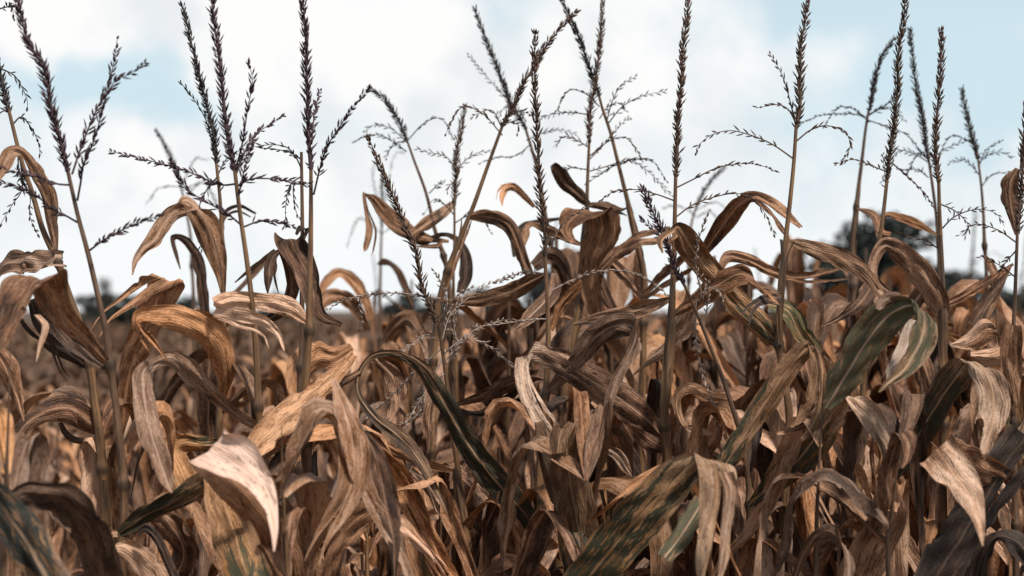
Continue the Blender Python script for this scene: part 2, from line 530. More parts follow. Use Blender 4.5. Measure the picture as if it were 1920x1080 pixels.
def leaf_from_pixels(secs, D, rng, dz=(0.0, -0.08), tilt=None, cup=None, ripple=1.0, split=None):
    """secs: (x, y, apparent width px[, across angle deg | None[, depth offset cm]])"""
    n = len(secs)
    xy = np.array([[s[0], s[1]] for s in secs], float)
    w = np.array([s[2] for s in secs], float)
    tg = np.gradient(xy, axis=0)
    d = np.concatenate([[0], np.cumsum(np.linalg.norm(np.diff(xy, axis=0), axis=1))])
    d /= d[-1]
    ac, dd = [], []
    prev = None
    for i, s in enumerate(secs):
        a = s[3] if len(s) > 3 else None
        if a is None:
            t = tg[i] / (np.linalg.norm(tg[i]) + 1e-9)
            v = np.array([-t[1], t[0]])
        else:
            v = np.array([math.cos(math.radians(a)), math.sin(math.radians(a))])
        if prev is not None and v @ prev < 0:
            v = -v
        prev = v
        ac.append(v)
        dd.append(dz[0] + (dz[1] - dz[0]) * d[i] + (s[4] * 0.01 if len(s) > 4 and s[4] is not None else 0))
    k = 12
    P = catmull(np.column_stack([xy, w, np.array(ac), np.array(dd)]), k)
    Dm = D + P[:, 5]
    C = np.array([at(a, b, q) for (a, b), q in zip(P[:, :2], Dm)])
    if tilt is None:
        tilt = rng.uniform(-0.45, 0.45)
    av = unit(P[:, 3:5])
    f = np.array([0, math.cos(PITCH), math.sin(PITCH)])
    up = np.array([0, -math.sin(PITCH), math.cos(PITCH)])
    A = av[:, :1] * np.array([1.0, 0, 0]) - av[:, 1:2] * up + tilt * f
    ln = np.linalg.norm(A, axis=1)
    W = np.maximum(P[:, 2], 1.0) * 0.95 / FPX * Dm * ln
    mb = MB()
    ribbon(mb, C, unit(A), W, rng, cup=cup, ripple=ripple, split=split)
    return mb


def spikelet(mb, p, d, side, L, w):
    d = d / (np.linalg.norm(d) + 1e-9)
    s = side - d * (side @ d)
    s = s / (np.linalg.norm(s) + 1e-9)
    b = np.cross(d, s)
    v = [p]
    for t, k in ((0.22, 0.8), (0.55, 1.0)):
        c = p + d * L * t
        v += [c + s * w * k, c + b * w * k * 0.7, c - s * w * k, c - b * w * k * 0.7]
    v.append(p + d * L)
    f = []
    for j in range(4):
        j2 = (j + 1) % 4
        f += [(0, 1 + j2, 1 + j), (1 + j, 1 + j2, 5 + j2, 5 + j), (5 + j, 5 + j2, 9)]
    mb.add(v, f, [(0, 0)] * 10)


def spike(mb, path, rng, ds, per, L, w, spread, r0=0.0016, bare=0.0, sides=False):
    """flowering axis clothed in spikelets, from the base of PATH to its tip"""
    path = np.array(path, float)
    path[1:-1] += rng.normal(0, .0013, path[1:-1].shape)
    P = catmull(path, 10)
    seg = np.linalg.norm(np.diff(P, axis=0), axis=1)
    S_ = np.concatenate([[0], np.cumsum(seg)])
    tot = S_[-1]
    tube(mb, P, r0 * (1 - 0.75 * S_ / tot), 5)
    T = unit(np.gradient(P, axis=0))
    s = tot * bare
    i = 0
    base = rng.uniform(0, 6.28)
    while s < tot:
        q = s / tot
        p = np.array([np.interp(s, S_, P[:, c]) for c in range(3)])
        t = np.array([np.interp(s, S_, T[:, c]) for c in range(3)])
        t /= np.linalg.norm(t)
        ref = np.array([0.2, 1.0, 0.1])
        a = ref - t * (ref @ t)
        a /= np.linalg.norm(a)
        b = np.cross(t, a)
        for k in range(per):
            if rng.random() < 0.10 + 0.22 * max(0, math.sin(s * 75 + base) * math.sin(s * 31 + 2 * base)):
                continue
            if sides:
                ang = base + (i % 2) * math.pi + rng.normal(0, 0.5)
            else:
                ang = base + i * 2.4 + k * 2 * math.pi / per + rng.normal(0, 0.3)
            rad = a * math.cos(ang) + b * math.sin(ang)
            sp = math.radians(spread * rng.uniform(0.55, 1.35)) * (1 - 0.35 * q)
            dirn = t * math.cos(sp) + rad * math.sin(sp)
            ll = L * rng.uniform(0.6, 1.2) * (1 - 0.35 * q ** 3) * min(1, 0.6 + 4 * q)
            spikelet(mb, p + rad * r0 * 0.6, dirn, np.cross(dirn, rad), ll, w * rng.uniform(0.8, 1.2))
        i += 1
        s += ds * rng.uniform(0.8, 1.2)


# ------------------------------------------------------------------ the plants of the front rows, each measured on the photograph
# stalk: pixels from the tassel's foot downwards; spike: from its foot to its tip; branches: from the axis outwards
PL = {}


def plant(key, D, label, stalk, spike=None, branches=(), mat='t_brown', w=(8, 18), st='stalk', node=None, sd=1.0, thin=()):
    PL[key] = dict(D=D, label=label, stalk=stalk, spike=spike, br=branches, mat=mat, w=w, st=st, node=node, leaves=[], sd=sd, thin=thin)


plant('a', 1.95, 'tall corn plant at the left with a thick purple leaning tassel forked to the right',
      [(127, 320), (145, 400), (165, 475), (185, 560), (200, 630), (210, 700), (222, 800), (230, 900), (232, 1000), (228, 1090)],
      [(127, 322), (112, 265), (95, 200), (78, 130), (55, 70), (30, 5), (16, -40)],
      [[(135, 327), (150, 280), (165, 240), (185, 200), (200, 165), (215, 120), (220, 72)],
       [(145, 376), (152, 345), (160, 310), (172, 270), (182, 235), (195, 195), (215, 155), (240, 140), (275, 115)],
       [(130, 347), (110, 343), (93, 337), (60, 330), (20, 320), (-10, 312)],
       [(145, 417), (120, 402), (95, 390), (70, 370), (40, 355), (10, 346), (-15, 342)],
       [(167, 470), (200, 447), (240, 428), (280, 412), (312, 400)]], 't_purple', (9, 20), 'stalk_dark', (205, 688))
plant('b', 2.2, 'corn plant at the left edge with drooping tassel branches and leaf hugging its stalk',
      [(16, 205), (40, 300), (60, 360), (80, 430), (105, 490), (128, 550), (150, 612), (167, 690), (178, 760), (190, 840), (197, 910), (203, 1010), (205, 1090)],
      [(17, 210), (8, 170), (0, 145), (-14, 85), (-22, 40)],
      [[(-5, 128), (14, 132), (32, 147), (48, 180), (52, 208)], [(25, 232), (38, 218), (52, 228), (66, 258), (76, 292)],
       [(34, 275), (37, 320), (54, 365), (60, 405), (72, 442)], [(36, 285), (40, 350), (22, 385), (0, 422)],
       [(14, 205), (0, 215), (-12, 232)], [(-8, 18), (10, 10), (24, 12), (26, 35)]], 't_dark', (8, 20), 'stalk', (167, 684))
plant('c', 2.4, 'corn plant with a slim nearly black tassel, left of the thicker twin tassel',
      [(405, 300), (413, 380), (418, 480), (419, 550), (418, 640), (412, 760), (408, 900), (405, 1090)],
      [(406, 306), (397, 250), (385, 190), (375, 150), (358, 80), (343, 12)],
      [[(399, 268), (385, 225), (365, 190), (337, 152)], [(410, 325), (425, 300), (440, 285), (470, 276)],
       [(409, 330), (390, 355), (372, 385), (376, 430), (378, 490)]], 't_dark', (7, 16))
plant('d', 2.05, 'corn plant with thick purple tassel and long sideways branches, left of the tall slim one',
      [(440, 318), (450, 400), (463, 490), (475, 590), (482, 690), (486, 790), (500, 900), (512, 1090)],
      [(440, 320), (432, 270), (423, 210), (413, 140), (403, 60), (397, 0), (392, -40)],
      [[(440, 322), (453, 270), (462, 210), (469, 152), (466, 120)], [(442, 328), (460, 282), (480, 252), (505, 234), (530, 217)],
       [(444, 345), (410, 342), (340, 318), (260, 299), (202, 283)], [(455, 424), (420, 400), (370, 371), (342, 345), (320, 300)],
       [(446, 348), (472, 335), (512, 334), (550, 340), (578, 346)], [(455, 426), (490, 417), (530, 420), (562, 429)],
       [(447, 370), (455, 330), (466, 300), (478, 262)]], 't_purple', (9, 18))
plant('e', 2.3, 'broken short corn stalk with limp tassel branches beside the tall slim tassel',
      [(565, 285), (566, 350), (567, 440), (566, 520), (566, 640), (560, 800), (555, 1090)], None,
      [[(566, 330), (545, 346), (538, 380), (535, 430)], [(566, 345), (549, 351), (553, 390), (564, 415)],
       [(566, 318), (556, 293), (535, 275), (500, 268), (462, 278)], [(566, 300), (548, 286), (520, 282), (480, 276)]], 't_dark', (7, 15), 'stalk_dark')
plant('f', 2.1, 'corn plant with a tall slim upright tassel and one branch rising to the right',
      [(583, 310), (583, 400), (582, 480), (580, 560), (574, 700), (572, 800), (583, 950), (590, 1090)],
      [(583, 318), (580, 250), (578, 190), (575, 130), (573, 70), (571, 0), (569, -40)],
      [[(588, 365), (600, 312), (615, 272), (640, 230), (665, 195), (692, 165)], [(584, 270), (592, 215), (600, 170)]], 't_purple', (8, 24))
plant('g', 2.25, 'corn plant with a leaning brown tassel above a tangle of pale drooping branches',
      [(822, 610), (830, 660), (838, 720), (850, 820), (862, 900), (872, 980), (876, 1090)],
      [(818, 605), (803, 570), (792, 530), (778, 480), (765, 440), (745, 390), (725, 340), (705, 295), (690, 256)],
      [], 't_brown', (8, 18), thin=[
       [(832, 664), (868, 638), (900, 640), (930, 656), (966, 692)], [(828, 640), (845, 590), (880, 555), (920, 530), (962, 519)],
       [(826, 655), (785, 690), (735, 740), (682, 790)], [(830, 672), (795, 740), (772, 775), (742, 835)],
       [(823, 620), (840, 580), (858, 556), (884, 540)], [(822, 610), (835, 570), (823, 530), (812, 505)],
       [(832, 690), (856, 655), (850, 610), (862, 560)], [(826, 640), (800, 628), (770, 650), (745, 664)],
       [(832, 680), (880, 625), (930, 605), (960, 600)], [(836, 700), (800, 720), (790, 770), (745, 800)],
       [(826, 560), (740, 546), (660, 556), (604, 586)], [(676, 552), (672, 575), (680, 600), (674, 615)]])
plant('h', 2.25, 'corn plant with a dense brown upright tassel in the middle of the field edge',
      [(1021, 470), (1026, 560), (1028, 640), (1025, 720), (1018, 790), (1012, 880), (1008, 1000), (1005, 1090)],
      [(1022, 480), (1020, 440), (1015, 400), (1012, 350), (1010, 290), (1007, 230), (1003, 170), (1000, 110), (1004, 64)],
      [[(1026, 478), (1038, 445), (1058, 412), (1085, 398), (1108, 385)]], 't_brown', (8, 20), 'stalk', (1020, 745), thin=[
       [(1024, 514), (985, 508), (960, 515), (925, 530)], [(1028, 548), (1070, 527), (1110, 513), (1147, 507), (1187, 510), (1220, 530), (1253, 553)],
       [(1027, 598), (990, 599), (940, 606), (888, 613)]])
plant('i', 2.55, 'corn plant with a slanting stalk whose tassel bows to the right at its tip',
      [(942, 236), (915, 310), (890, 380), (872, 425), (850, 480), (832, 530), (820, 590), (812, 700), (806, 900), (802, 1090)],
      [(942, 236), (965, 195), (985, 155), (1000, 128), (1016, 98), (1042, 58), (1082, 21)],
      [[(940, 238), (925, 210), (905, 208), (880, 222)], [(948, 228), (972, 235), (970, 250)]], 't_brown', (7, 17))
plant('j', 3.0, 'blurred corn plant with a dark forked tassel leaning left',
      [(985, 240), (1000, 290), (1012, 340), (1025, 420), (1040, 520), (1050, 700), (1055, 900)],
      [(987, 243), (970, 215), (955, 185), (940, 150), (925, 110), (905, 60), (890, 14)],
      [[(965, 205), (945, 180), (915, 143), (875, 100)], [(995, 270), (970, 290), (930, 296), (900, 306)]], 't_dark', (6, 14), 'stalk_dark')
plant('k', 2.75, 'corn plant with a dark tassel leaning left that crosses the straight one',
      [(1122, 175), (1130, 205), (1145, 250), (1160, 310), (1175, 370), (1190, 430), (1205, 500), (1210, 560), (1205, 700), (1200, 900)],
      [(1124, 180), (1105, 130), (1085, 75), (1065, 25), (1045, -20)],
      [[(1138, 225), (1150, 190), (1165, 160), (1195, 142)], [(1140, 232), (1165, 200), (1200, 180), (1250, 170)],
       [(1160, 310), (1185, 300), (1225, 305), (1250, 340)], [(1160, 306), (1130, 320), (1100, 345)]], 't_dark', (6, 15))
plant('l', 2.7, 'corn plant with a straight dark tassel beside the one leaning left, over a leafy clump',
      [(1105, 260), (1102, 330), (1100, 400), (1096, 480), (1090, 560), (1075, 640), (1060, 720), (1050, 900)],
      [(1105, 268), (1108, 220), (1115, 160), (1120, 110), (1125, 50), (1130, -12)],
      [[(1104, 300), (1130, 275), (1170, 230), (1182, 222)], [(1105, 215), (1070, 210), (1035, 215), (1010, 224)],
       [(1102, 322), (1130, 315), (1180, 302), (1215, 320), (1262, 370)], [(1102, 318), (1070, 315), (1040, 320)]], 't_brown', (6, 17))
plant('m', 2.75, 'corn plant with a thin faded tassel and arching side branches, left of the slanting stalk',
      [(852, 380), (852, 450), (850, 520), (852, 600), (855, 700), (856, 900)],
      [(852, 385), (855, 340), (858, 290), (865, 240), (870, 198)],
      [[(856, 326), (870, 302), (895, 288), (922, 284)], [(854, 315), (832, 292), (800, 284), (780, 278)], [(855, 340), (840, 352), (838, 362)]], 't_brown', (5, 11))
plant('n', 2.9, 'blurred corn plant whose tassel nods over to the left like a hook',
      [(762, 260), (778, 305), (795, 350), (805, 385), (815, 430), (830, 480), (842, 540), (850, 700), (855, 900)],
      [(762, 262), (750, 230), (735, 205), (716, 181), (690, 166)],
      [[(766, 270), (735, 240), (700, 235), (682, 248)], [(765, 262), (735, 272), (722, 300)], [(805, 362), (822, 345), (834, 340)]], 't_dark', (5, 14), 'stalk_dark')
plant('o', 2.25, 'corn plant with tall upright tassel and arching branches low on both sides',
      [(1267, 325), (1265, 420), (1263, 500), (1259, 570), (1254, 640), (1247, 720), (1245, 790), (1252, 870), (1256, 980), (1258, 1090)],
      [(1267, 332), (1269, 290), (1272, 220), (1277, 160), (1283, 90), (1288, 30), (1291, -20)],
      [[(1268, 352), (1300, 335), (1340, 316), (1380, 309), (1420, 308), (1458, 322)],
       [(1266, 408), (1300, 386), (1340, 370), (1385, 362), (1415, 377), (1436, 410), (1452, 442)],
       [(1266, 377), (1230, 366), (1190, 356), (1150, 361), (1122, 378)]], 't_brown', (8, 22), 'stalk', (1246, 800))
plant('p', 2.15, 'corn plant with a short purple tassel lying to the left across a folded leaf',
      [(1280, 528), (1295, 560), (1312, 600), (1332, 650), (1355, 710), (1375, 770), (1392, 830), (1405, 920), (1404, 1000), (1400, 1090)],
      [(1282, 532), (1268, 500), (1255, 465), (1240, 430), (1225, 395), (1205, 352)],
      [[(1262, 480), (1240, 450), (1205, 412)]], 't_purple', (7, 15), 'stalk_dark', (1405, 945), thin=[
       [(1318, 560), (1304, 500), (1308, 450), (1330, 395)], [(1305, 560), (1306, 640), (1318, 700), (1335, 760), (1350, 826)],
       [(1324, 590), (1328, 560), (1326, 525)], [(1310, 565), (1325, 542), (1345, 545), (1356, 562)]])
plant('q', 2.2, 'corn plant with an upright tassel and four long arching branches above a golden stalk',
      [(1493, 235), (1488, 310), (1480, 390), (1472, 460), (1463, 560), (1461, 640), (1472, 720), (1480, 790), (1475, 900), (1466, 1000), (1460, 1090)],
      [(1493, 240), (1497, 200), (1498, 150), (1503, 90), (1508, 40), (1513, -20)],
      [[(1493, 240), (1480, 190), (1465, 140), (1442, 98)], [(1492, 230), (1475, 205), (1455, 195), (1418, 203)],
       [(1494, 264), (1520, 246), (1550, 235), (1580, 246), (1591, 275), (1580, 303)],
       [(1488, 298), (1450, 272), (1410, 255), (1370, 245), (1330, 252), (1310, 272), (1306, 290)]], 't_brown', (8, 17), 'stalk', (1465, 645))
plant('r', 2.4, 'corn plant with an upright tassel that thickens at its foot, second from the right group',
      [(1665, 320), (1655, 410), (1645, 470), (1635, 530), (1627, 600), (1620, 700), (1612, 850), (1605, 1090)],
      [(1664, 335), (1667, 300), (1672, 260), (1678, 210), (1682, 160), (1687, 100), (1692, 40), (1697, -20)],
      [[(1662, 322), (1640, 313), (1600, 300), (1566, 308)], [(1672, 305), (1710, 340), (1740, 370), (1757, 402)],
       [(1661, 362), (1658, 330), (1655, 288)]], 't_brown', (8, 16))
plant('s', 2.95, 'blurred corn plant with a dark tassel curving to the right',
      [(1629, 205), (1622, 250), (1615, 310), (1607, 370), (1600, 430), (1597, 500), (1600, 640), (1600, 900)],
      [(1630, 208), (1633, 180), (1643, 140), (1655, 105), (1677, 72)],
      [[(1628, 215), (1660, 195), (1680, 172)], [(1628, 220), (1590, 215), (1540, 215), (1500, 232)], [(1627, 225), (1660, 235), (1700, 255), (1740, 300)]], 't_dark', (6, 15), 'stalk_dark')
plant('t', 2.9, 'blurred corn plant with a thin dark tassel leaning left between two sharp ones',
      [(1740, 290), (1750, 360), (1757, 420), (1762, 520), (1765, 700), (1765, 900)],
      [(1741, 298), (1735, 260), (1727, 210), (1718, 160), (1712, 110), (1705, 53)],
      [[(1744, 320), (1760, 290), (1790, 272), (1830, 260)], [(1742, 300), (1720, 290), (1700, 330)]], 't_dark', (6, 13), 'stalk_dark')
plant('u', 2.35, 'corn plant with a straight tassel and branches spreading right, near the right edge',
      [(1760, 330), (1761, 380), (1763, 430), (1766, 500), (1768, 580), (1770, 660), (1768, 800), (1770, 950), (1770, 1090)],
      [(1760, 342), (1758, 290), (1758, 230), (1761, 170), (1763, 110), (1765, 53)],
      [[(1765, 430), (1790, 406), (1830, 392), (1865, 400), (1884, 425)], [(1764, 383), (1795, 396), (1815, 422), (1808, 446)],
       [(1764, 470), (1735, 450), (1700, 440), (1682, 434)]], 't_brown', (8, 18), 'stalk', (1771, 610))
plant('v', 3.0, 'blurred corn plant with a short dark tassel behind the right-hand branches',
      [(1832, 285), (1840, 350), (1845, 420), (1850, 520), (1850, 700), (1850, 900)],
      [(1834, 298), (1822, 250), (1812, 205), (1804, 166)],
      [[(1836, 310), (1850, 280), (1880, 262)], [(1838, 330), (1810, 300), (1780, 305)], [(1840, 350), (1862, 330), (1900, 322)]], 't_dark', (5, 12), 'stalk_dark')
plant('w', 2.3, 'corn plant with a brown tassel at the right edge, a curled leaf behind it',
      [(1908, 425), (1906, 480), (1903, 560), (1900, 640), (1900, 800), (1905, 1090)],
      [(1908, 435), (1911, 390), (1914, 340), (1918, 290), (1922, 235), (1925, 190)],
      [[(1906, 455), (1870, 430), (1830, 420), (1798, 442)], [(1905, 470), (1880, 500), (1860, 545)], [(1904, 520), (1875, 495), (1838, 480)]], 't_brown', (7, 15), 'stalk_dark')
plant('x', 3.9, 'blurred far tassel leaning left, behind the twin purple tassels',
      [(338, 345), (350, 400), (360, 480), (365, 700)], [(340, 350), (325, 305), (308, 270), (292, 244)],
      [[(338, 350), (300, 350), (275, 380)], [(340, 350), (365, 300), (388, 300)]], 't_dark', (5, 10), 'stalk_dark')
plant('y', 4.2, 'blurred far tassel hanging straight, behind the leaning brown one',
      [(716, 420), (714, 480), (712, 600), (710, 800)], [(716, 425), (717, 390), (718, 350), (719, 325)],
      [[(716, 415), (700, 330), (706, 300)], [(716, 420), (735, 300), (760, 285)]], 't_dark', (5, 10), 'stalk_dark')
plant('z', 4.0, 'blurred far tassel leaning right, behind the arching brown leaf',
      [(1306, 385), (1295, 430), (1290, 520), (1288, 700)], [(1305, 390), (1318, 360), (1335, 335), (1358, 314)],
      [[(1305, 395), (1340, 380), (1370, 400)]], 't_dark', (5, 10), 'stalk_dark')
# plants without a tassel in view: they carry the big blades low in the frame
plant('ab', 1.7, 'near corn plant at the left edge with dark green and brown blades',
      [(20, 640), (15, 800), (10, 950), (5, 1090)], None, (), 't_dark', (2, 24), 'stalk_dark')
plant('ac', 1.8, 'near corn stalk behind the bright folded pale leaf',
      [(528, 800), (530, 900), (535, 1000), (538, 1090)], None, (), 't_dark', (2, 22))
plant('ad', 2.0, 'near corn stalk below the broad green blade that folds over to a pale end',
      [(1100, 900), (1095, 1000), (1090, 1100)], None, (), 't_dark', (2, 22), 'stalk_dark')
plant('ae', 2.0, 'near corn plant carrying the light green blade with a white midrib',
      [(1545, 700), (1540, 800), (1535, 900), (1530, 1090)], None, (), 't_dark', (2, 20), 'stalk_dark')
plant('af', 1.95, 'near corn plant below the dark blade in the lower right corner',
      [(1690, 830), (1680, 900), (1670, 1000), (1665, 1090)], None, (), 't_dark', (2, 22), 'stalk_dark')
plant('ag', 2.1, 'near corn stalk under the hanging brown blades left of the leaning tassel',
      [(690, 830), (692, 900), (690, 1000), (688, 1090)], None, (), 't_dark', (2, 20))

LEAVES = []


def leaf(key, mat, *secs, dz=(0, -0.07), dd=0.0, **kw):
    PL[key]['leaves'].append((mat, secs, dz, dd, kw))


# --- left
leaf('a', 'brown', (205, 684, 14), (165, 642, 36), (118, 590, 56, -50), (78, 520, 104, -10), (40, 562, 104, -14), (0, 625, 76, -25), (-40, 680, 20), dz=(0, -0.30), dd=0, cup=0.1)
leaf('a', 'dark', (200, 690, 12), (165, 660, 30), (130, 630, 40), (95, 600, 36), (75, 590, 20), (95, 640, 14), (112, 690, 8), (127, 712, 2), dz=(0, 0.05))
leaf('a', 'tan', (70, 590, 12, 0), (84, 610, 14, 0), (78, 640, 12, 0), (68, 678, 2, 0), dz=(-.04, -.06))
leaf('b', 'tan', (106, 474, 6), (99, 420, 24), (91, 365, 32), (69, 325, 30), (48, 291, 20), (27, 283, 26, 70), (12, 300, 34, 50), (0, 335, 6), (-5, 345, 1))
leaf('b', 'tan', (-30, 540, 40), (10, 498, 46, 100), (46, 492, 50, 95), (48, 490, 46, 90), (80, 492, 48, 95), (108, 488, 30, 100), (112, 492, 14, 80), dz=(0, -.1))
leaf('b', 'dark', (166, 690, 10), (140, 665, 34), (105, 640, 44), (70, 605, 40), (50, 570, 24))
leaf('b', 'brown', (197, 815, 12), (172, 795, 40), (132, 766, 62, 78), (88, 772, 46, 62), (45, 800, 34, 45), (22, 850, 52, 0), (18, 900, 44, 0), (14, 950, 12, 0), dz=(0.02, -.15))
leaf('b', 'dark', (112, 792, 8), (125, 815, 14), (150, 826, 16), (188, 812, 14), (200, 800, 4), dz=(.05, .05))
leaf('ab', 'dark', (205, 1110, 60), (188, 1050, 72), (165, 985, 78), (120, 940, 76), (70, 928, 62), (30, 935, 44, 80), (10, 960, 20), dz=(.1, -.06))
leaf('ab', 'deep_green', (-40, 905, 60), (15, 965, 72), (65, 1040, 74), (110, 1110, 70), dz=(-.1, -.1), cup=.05)
leaf('ab', 'brown', (-15, 650, 30), (10, 690, 46), (30, 740, 30), (45, 790, 6), dz=(.3, .3))
leaf('ab', 'tan', (-10, 860, 20), (6, 900, 30), (10, 940, 10), dz=(0, 0))
# folded leaf on top of the left clump
leaf('c', 'brown', (228, 815, 8), (235, 750, 32), (245, 690, 46), (262, 640, 52), (284, 590, 64, 8), (311, 530, 74, 15), (308, 524, 70, 16, -1), (276, 540, 44, 50), (236, 568, 22), (200, 595, 9), (178, 630, 2), dz=(-.1, -.2), cup=.08)
leaf('d', 'brown', (420, 750, 10), (422, 700, 38), (408, 645, 56), (372, 608, 60), (320, 592, 46), (276, 592, 34, 88), (256, 600, 30, 60), (268, 622, 34, 10), (285, 650, 16, 5), (297, 668, 2, 5), dz=(0.05, -.12), cup=.18)
leaf('d', 'tan', (492, 806, 18), (440, 775, 28), (400, 740, 38), (360, 700, 42), (322, 675, 30), (290, 680, 24, 70), (268, 700, 36, 8), (270, 742, 40, 2), (280, 800, 46, 0), (295, 852, 42, -5), (311, 897, 30, -10), (322, 924, 4, -10), dz=(0, -.16), cup=.1)
leaf('c', 'brown', (398, 850, 40), (390, 760, 46), (393, 680, 52), (402, 625, 58), (398, 600, 56, 20), (365, 592, 30), (350, 600, 10), dz=(.05, 0))
leaf('c', 'tan', (418, 552, 8), (414, 515, 20), (403, 470, 38), (388, 425, 48), (367, 392, 46, 0), (345, 390, 36, 60), (318, 405, 30), (292, 445, 30), (268, 468, 18), (254, 490, 12), (248, 516, 2), dz=(0, -.06), cup=.15)
leaf('x', 'tan', (380, 400, 6), (360, 382, 20), (345, 376, 22), (334, 392, 8), dz=(-1.3, -1.3))
leaf('c', 'dark', (385, 600, 18), (380, 545, 22), (370, 490, 24), (350, 455, 20), (325, 446, 12), (330, 475, 8), (338, 505, 2), dz=(.3, .3))
leaf('c', 'dark', (420, 465, 6), (412, 440, 18), (420, 405, 12), (445, 390, 14), (475, 402, 8), dz=(.3, .35))
leaf('d', 'tan', (578, 604, 10), (545, 578, 40), (490, 566, 36), (430, 562, 32), (403, 576, 38, 85), (440, 592, 40, 75), (490, 608, 30), (514, 632, 18), (523, 667, 3), dz=(.05, -.1), cup=.2)
leaf('e', 'tan', (535, 468, 6), (515, 478, 20), (506, 500, 36, 0), (505, 525, 30, 5), (507, 548, 3, 0), dz=(.06, .04))
leaf('e', 'brown', (640, 610, 10), (600, 590, 26), (586, 545, 42, -12), (572, 505, 52, -8), (553, 470, 62, -4), (544, 449, 60, 0), (533, 470, 46, 15), (543, 515, 34, 25), (543, 555, 26), (520, 588, 24), (490, 603, 10), (478, 607, 2), dz=(-.16, .02), cup=.12)
leaf('e', 'dark', (568, 450, 6), (575, 430, 12), (562, 428, 16), (555, 440, 8), dz=(.02, .02))
leaf('f', 'brown', (660, 650, 16), (628, 668, 40), (598, 668, 62, 80), (570, 690, 60, 60), (560, 730, 30), dz=(.25, .2))
leaf('d', 'dark', (440, 530, 2), (470, 505, 8), (500, 482, 10), (515, 468, 5), dz=(.4, .4))
# bright folded leaf
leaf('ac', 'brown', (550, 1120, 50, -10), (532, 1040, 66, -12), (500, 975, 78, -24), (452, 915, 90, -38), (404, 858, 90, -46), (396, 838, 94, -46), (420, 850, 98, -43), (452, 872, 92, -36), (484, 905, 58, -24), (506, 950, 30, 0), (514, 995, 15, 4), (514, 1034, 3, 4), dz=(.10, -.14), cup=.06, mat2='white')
leaf('a', 'green', (222, 1000, 14), (270, 968, 38), (330, 938, 46), (385, 908, 48), (430, 892, 40), (470, 880, 20), dz=(-.02, -.06), cup=.22)
leaf('a', 'tan', (222, 1000, 14), (205, 1005, 18), (197, 1040, 14), (200, 1090, 14), dz=(0, -.02))
leaf('ac', 'mixed', (478, 1120, 110, -4), (455, 1050, 108, -5), (436, 985, 98, -6), (415, 925, 72, -6), (402, 880, 40), dz=(-.02, .1), cup=.05)
leaf('d', 'mixed', (415, 830, 10), (385, 835, 46, 60), (345, 830, 50, 70), (325, 850, 60, 20), (345, 895, 66, 5), (360, 925, 40, 0), dz=(0.08, .02))
leaf('ac', 'tan', (300, 1100, 60), (268, 1055, 62), (235, 1030, 40), (215, 1025, 10), dz=(.15, .1))
leaf('ac', 'brown', (320, 1100, 40), (345, 1040, 50), (325, 990, 60), (290, 960, 40), dz=(.2, .15))
leaf('ac', 'dark', (330, 1090, 18), (300, 1020, 20), (275, 990, 22), (258, 1000, 12), dz=(.1, .1))
# centre-left blades
leaf('f', 'orange', (452, 872, 14), (490, 826, 52), (540, 780, 58), (590, 737, 48), (630, 702, 32), (664, 664, 20), dz=(-.12, .02), cup=.2)
leaf('f', 'orange', (490, 860, 10), (530, 825, 30), (575, 770, 34), (620, 725, 24), (665, 690, 20), dz=(-.06, .02))
leaf('ag', 'tan', (626, 712, 16, 20), (648, 775, 46, 5), (664, 845, 62, 0), (660, 905, 60, 0), (636, 958, 44, 10), (604, 1008, 16), (585, 1056, 3), dz=(-.24, -.30), cup=.12)
leaf('ag', 'brown', (686, 815, 16, 0), (702, 850, 42, 0), (716, 905, 52, 0), (727, 965, 50, 0), (738, 1015, 28, 0), (740, 1082, 5, 0), dz=(-.22, -.26), cup=.1)
leaf('ag', 'brown', (700, 950, 40), (655, 985, 60), (620, 1040, 46), (600, 1100, 40), dz=(-.12, -.12))
leaf('ag', 'tan', (738, 975, 50, 72), (775, 1003, 76, 62), (815, 1042, 80, 55), (855, 1090, 66, 50), dz=(-.1, -.12), cup=.06)
leaf('g', 'tan', (830, 965, 10), (800, 958, 46, 80), (775, 975, 40, 70), dz=(.05, .05))
leaf('h', 'green', (1013, 1002, 24), (975, 952, 46), (920, 890, 52), (870, 820, 50), (832, 755, 42), (792, 692, 28), (745, 664, 15), (700, 668, 13), (674, 698, 10), (672, 738, 12), (702, 782, 20), (752, 822, 30), (790, 868, 24), (828, 938, 8), (840, 965, 2), dz=(0, -.14), cup=.16)
leaf('g', 'brown', (700, 668, 30, 0), (733, 700, 52, 5), (744, 752, 46, 0), (737, 815, 44, 0), (728, 880, 24, 0), dz=(.15, .1))
leaf('g', 'tan', (812, 735, 20, 0), (804, 785, 34, 0), (808, 828, 18, 0), (811, 850, 3, 0), dz=(.12, .1))
leaf('g', 'brown', (857, 883, 8), (810, 873, 20), (762, 856, 24), (722, 838, 20), (694, 812, 6), dz=(0, .05))
leaf('g', 'tan', (770, 880, 12), (800, 910, 24), (820, 945, 20), (838, 965, 4), dz=(.02, 0))
leaf('h', 'brown', (850, 760, 5), (900, 745, 22), (950, 722, 32), (995, 705, 30), (1018, 700, 10), dz=(.15, .1))
leaf('h', 'dark', (855, 772, 4), (905, 775, 16), (945, 745, 30), (965, 715, 20), dz=(.17, .15))
leaf('g', 'brown', (870, 960, 10), (890, 965, 40, 80), (905, 975, 50, 85), dz=(.05, .02))
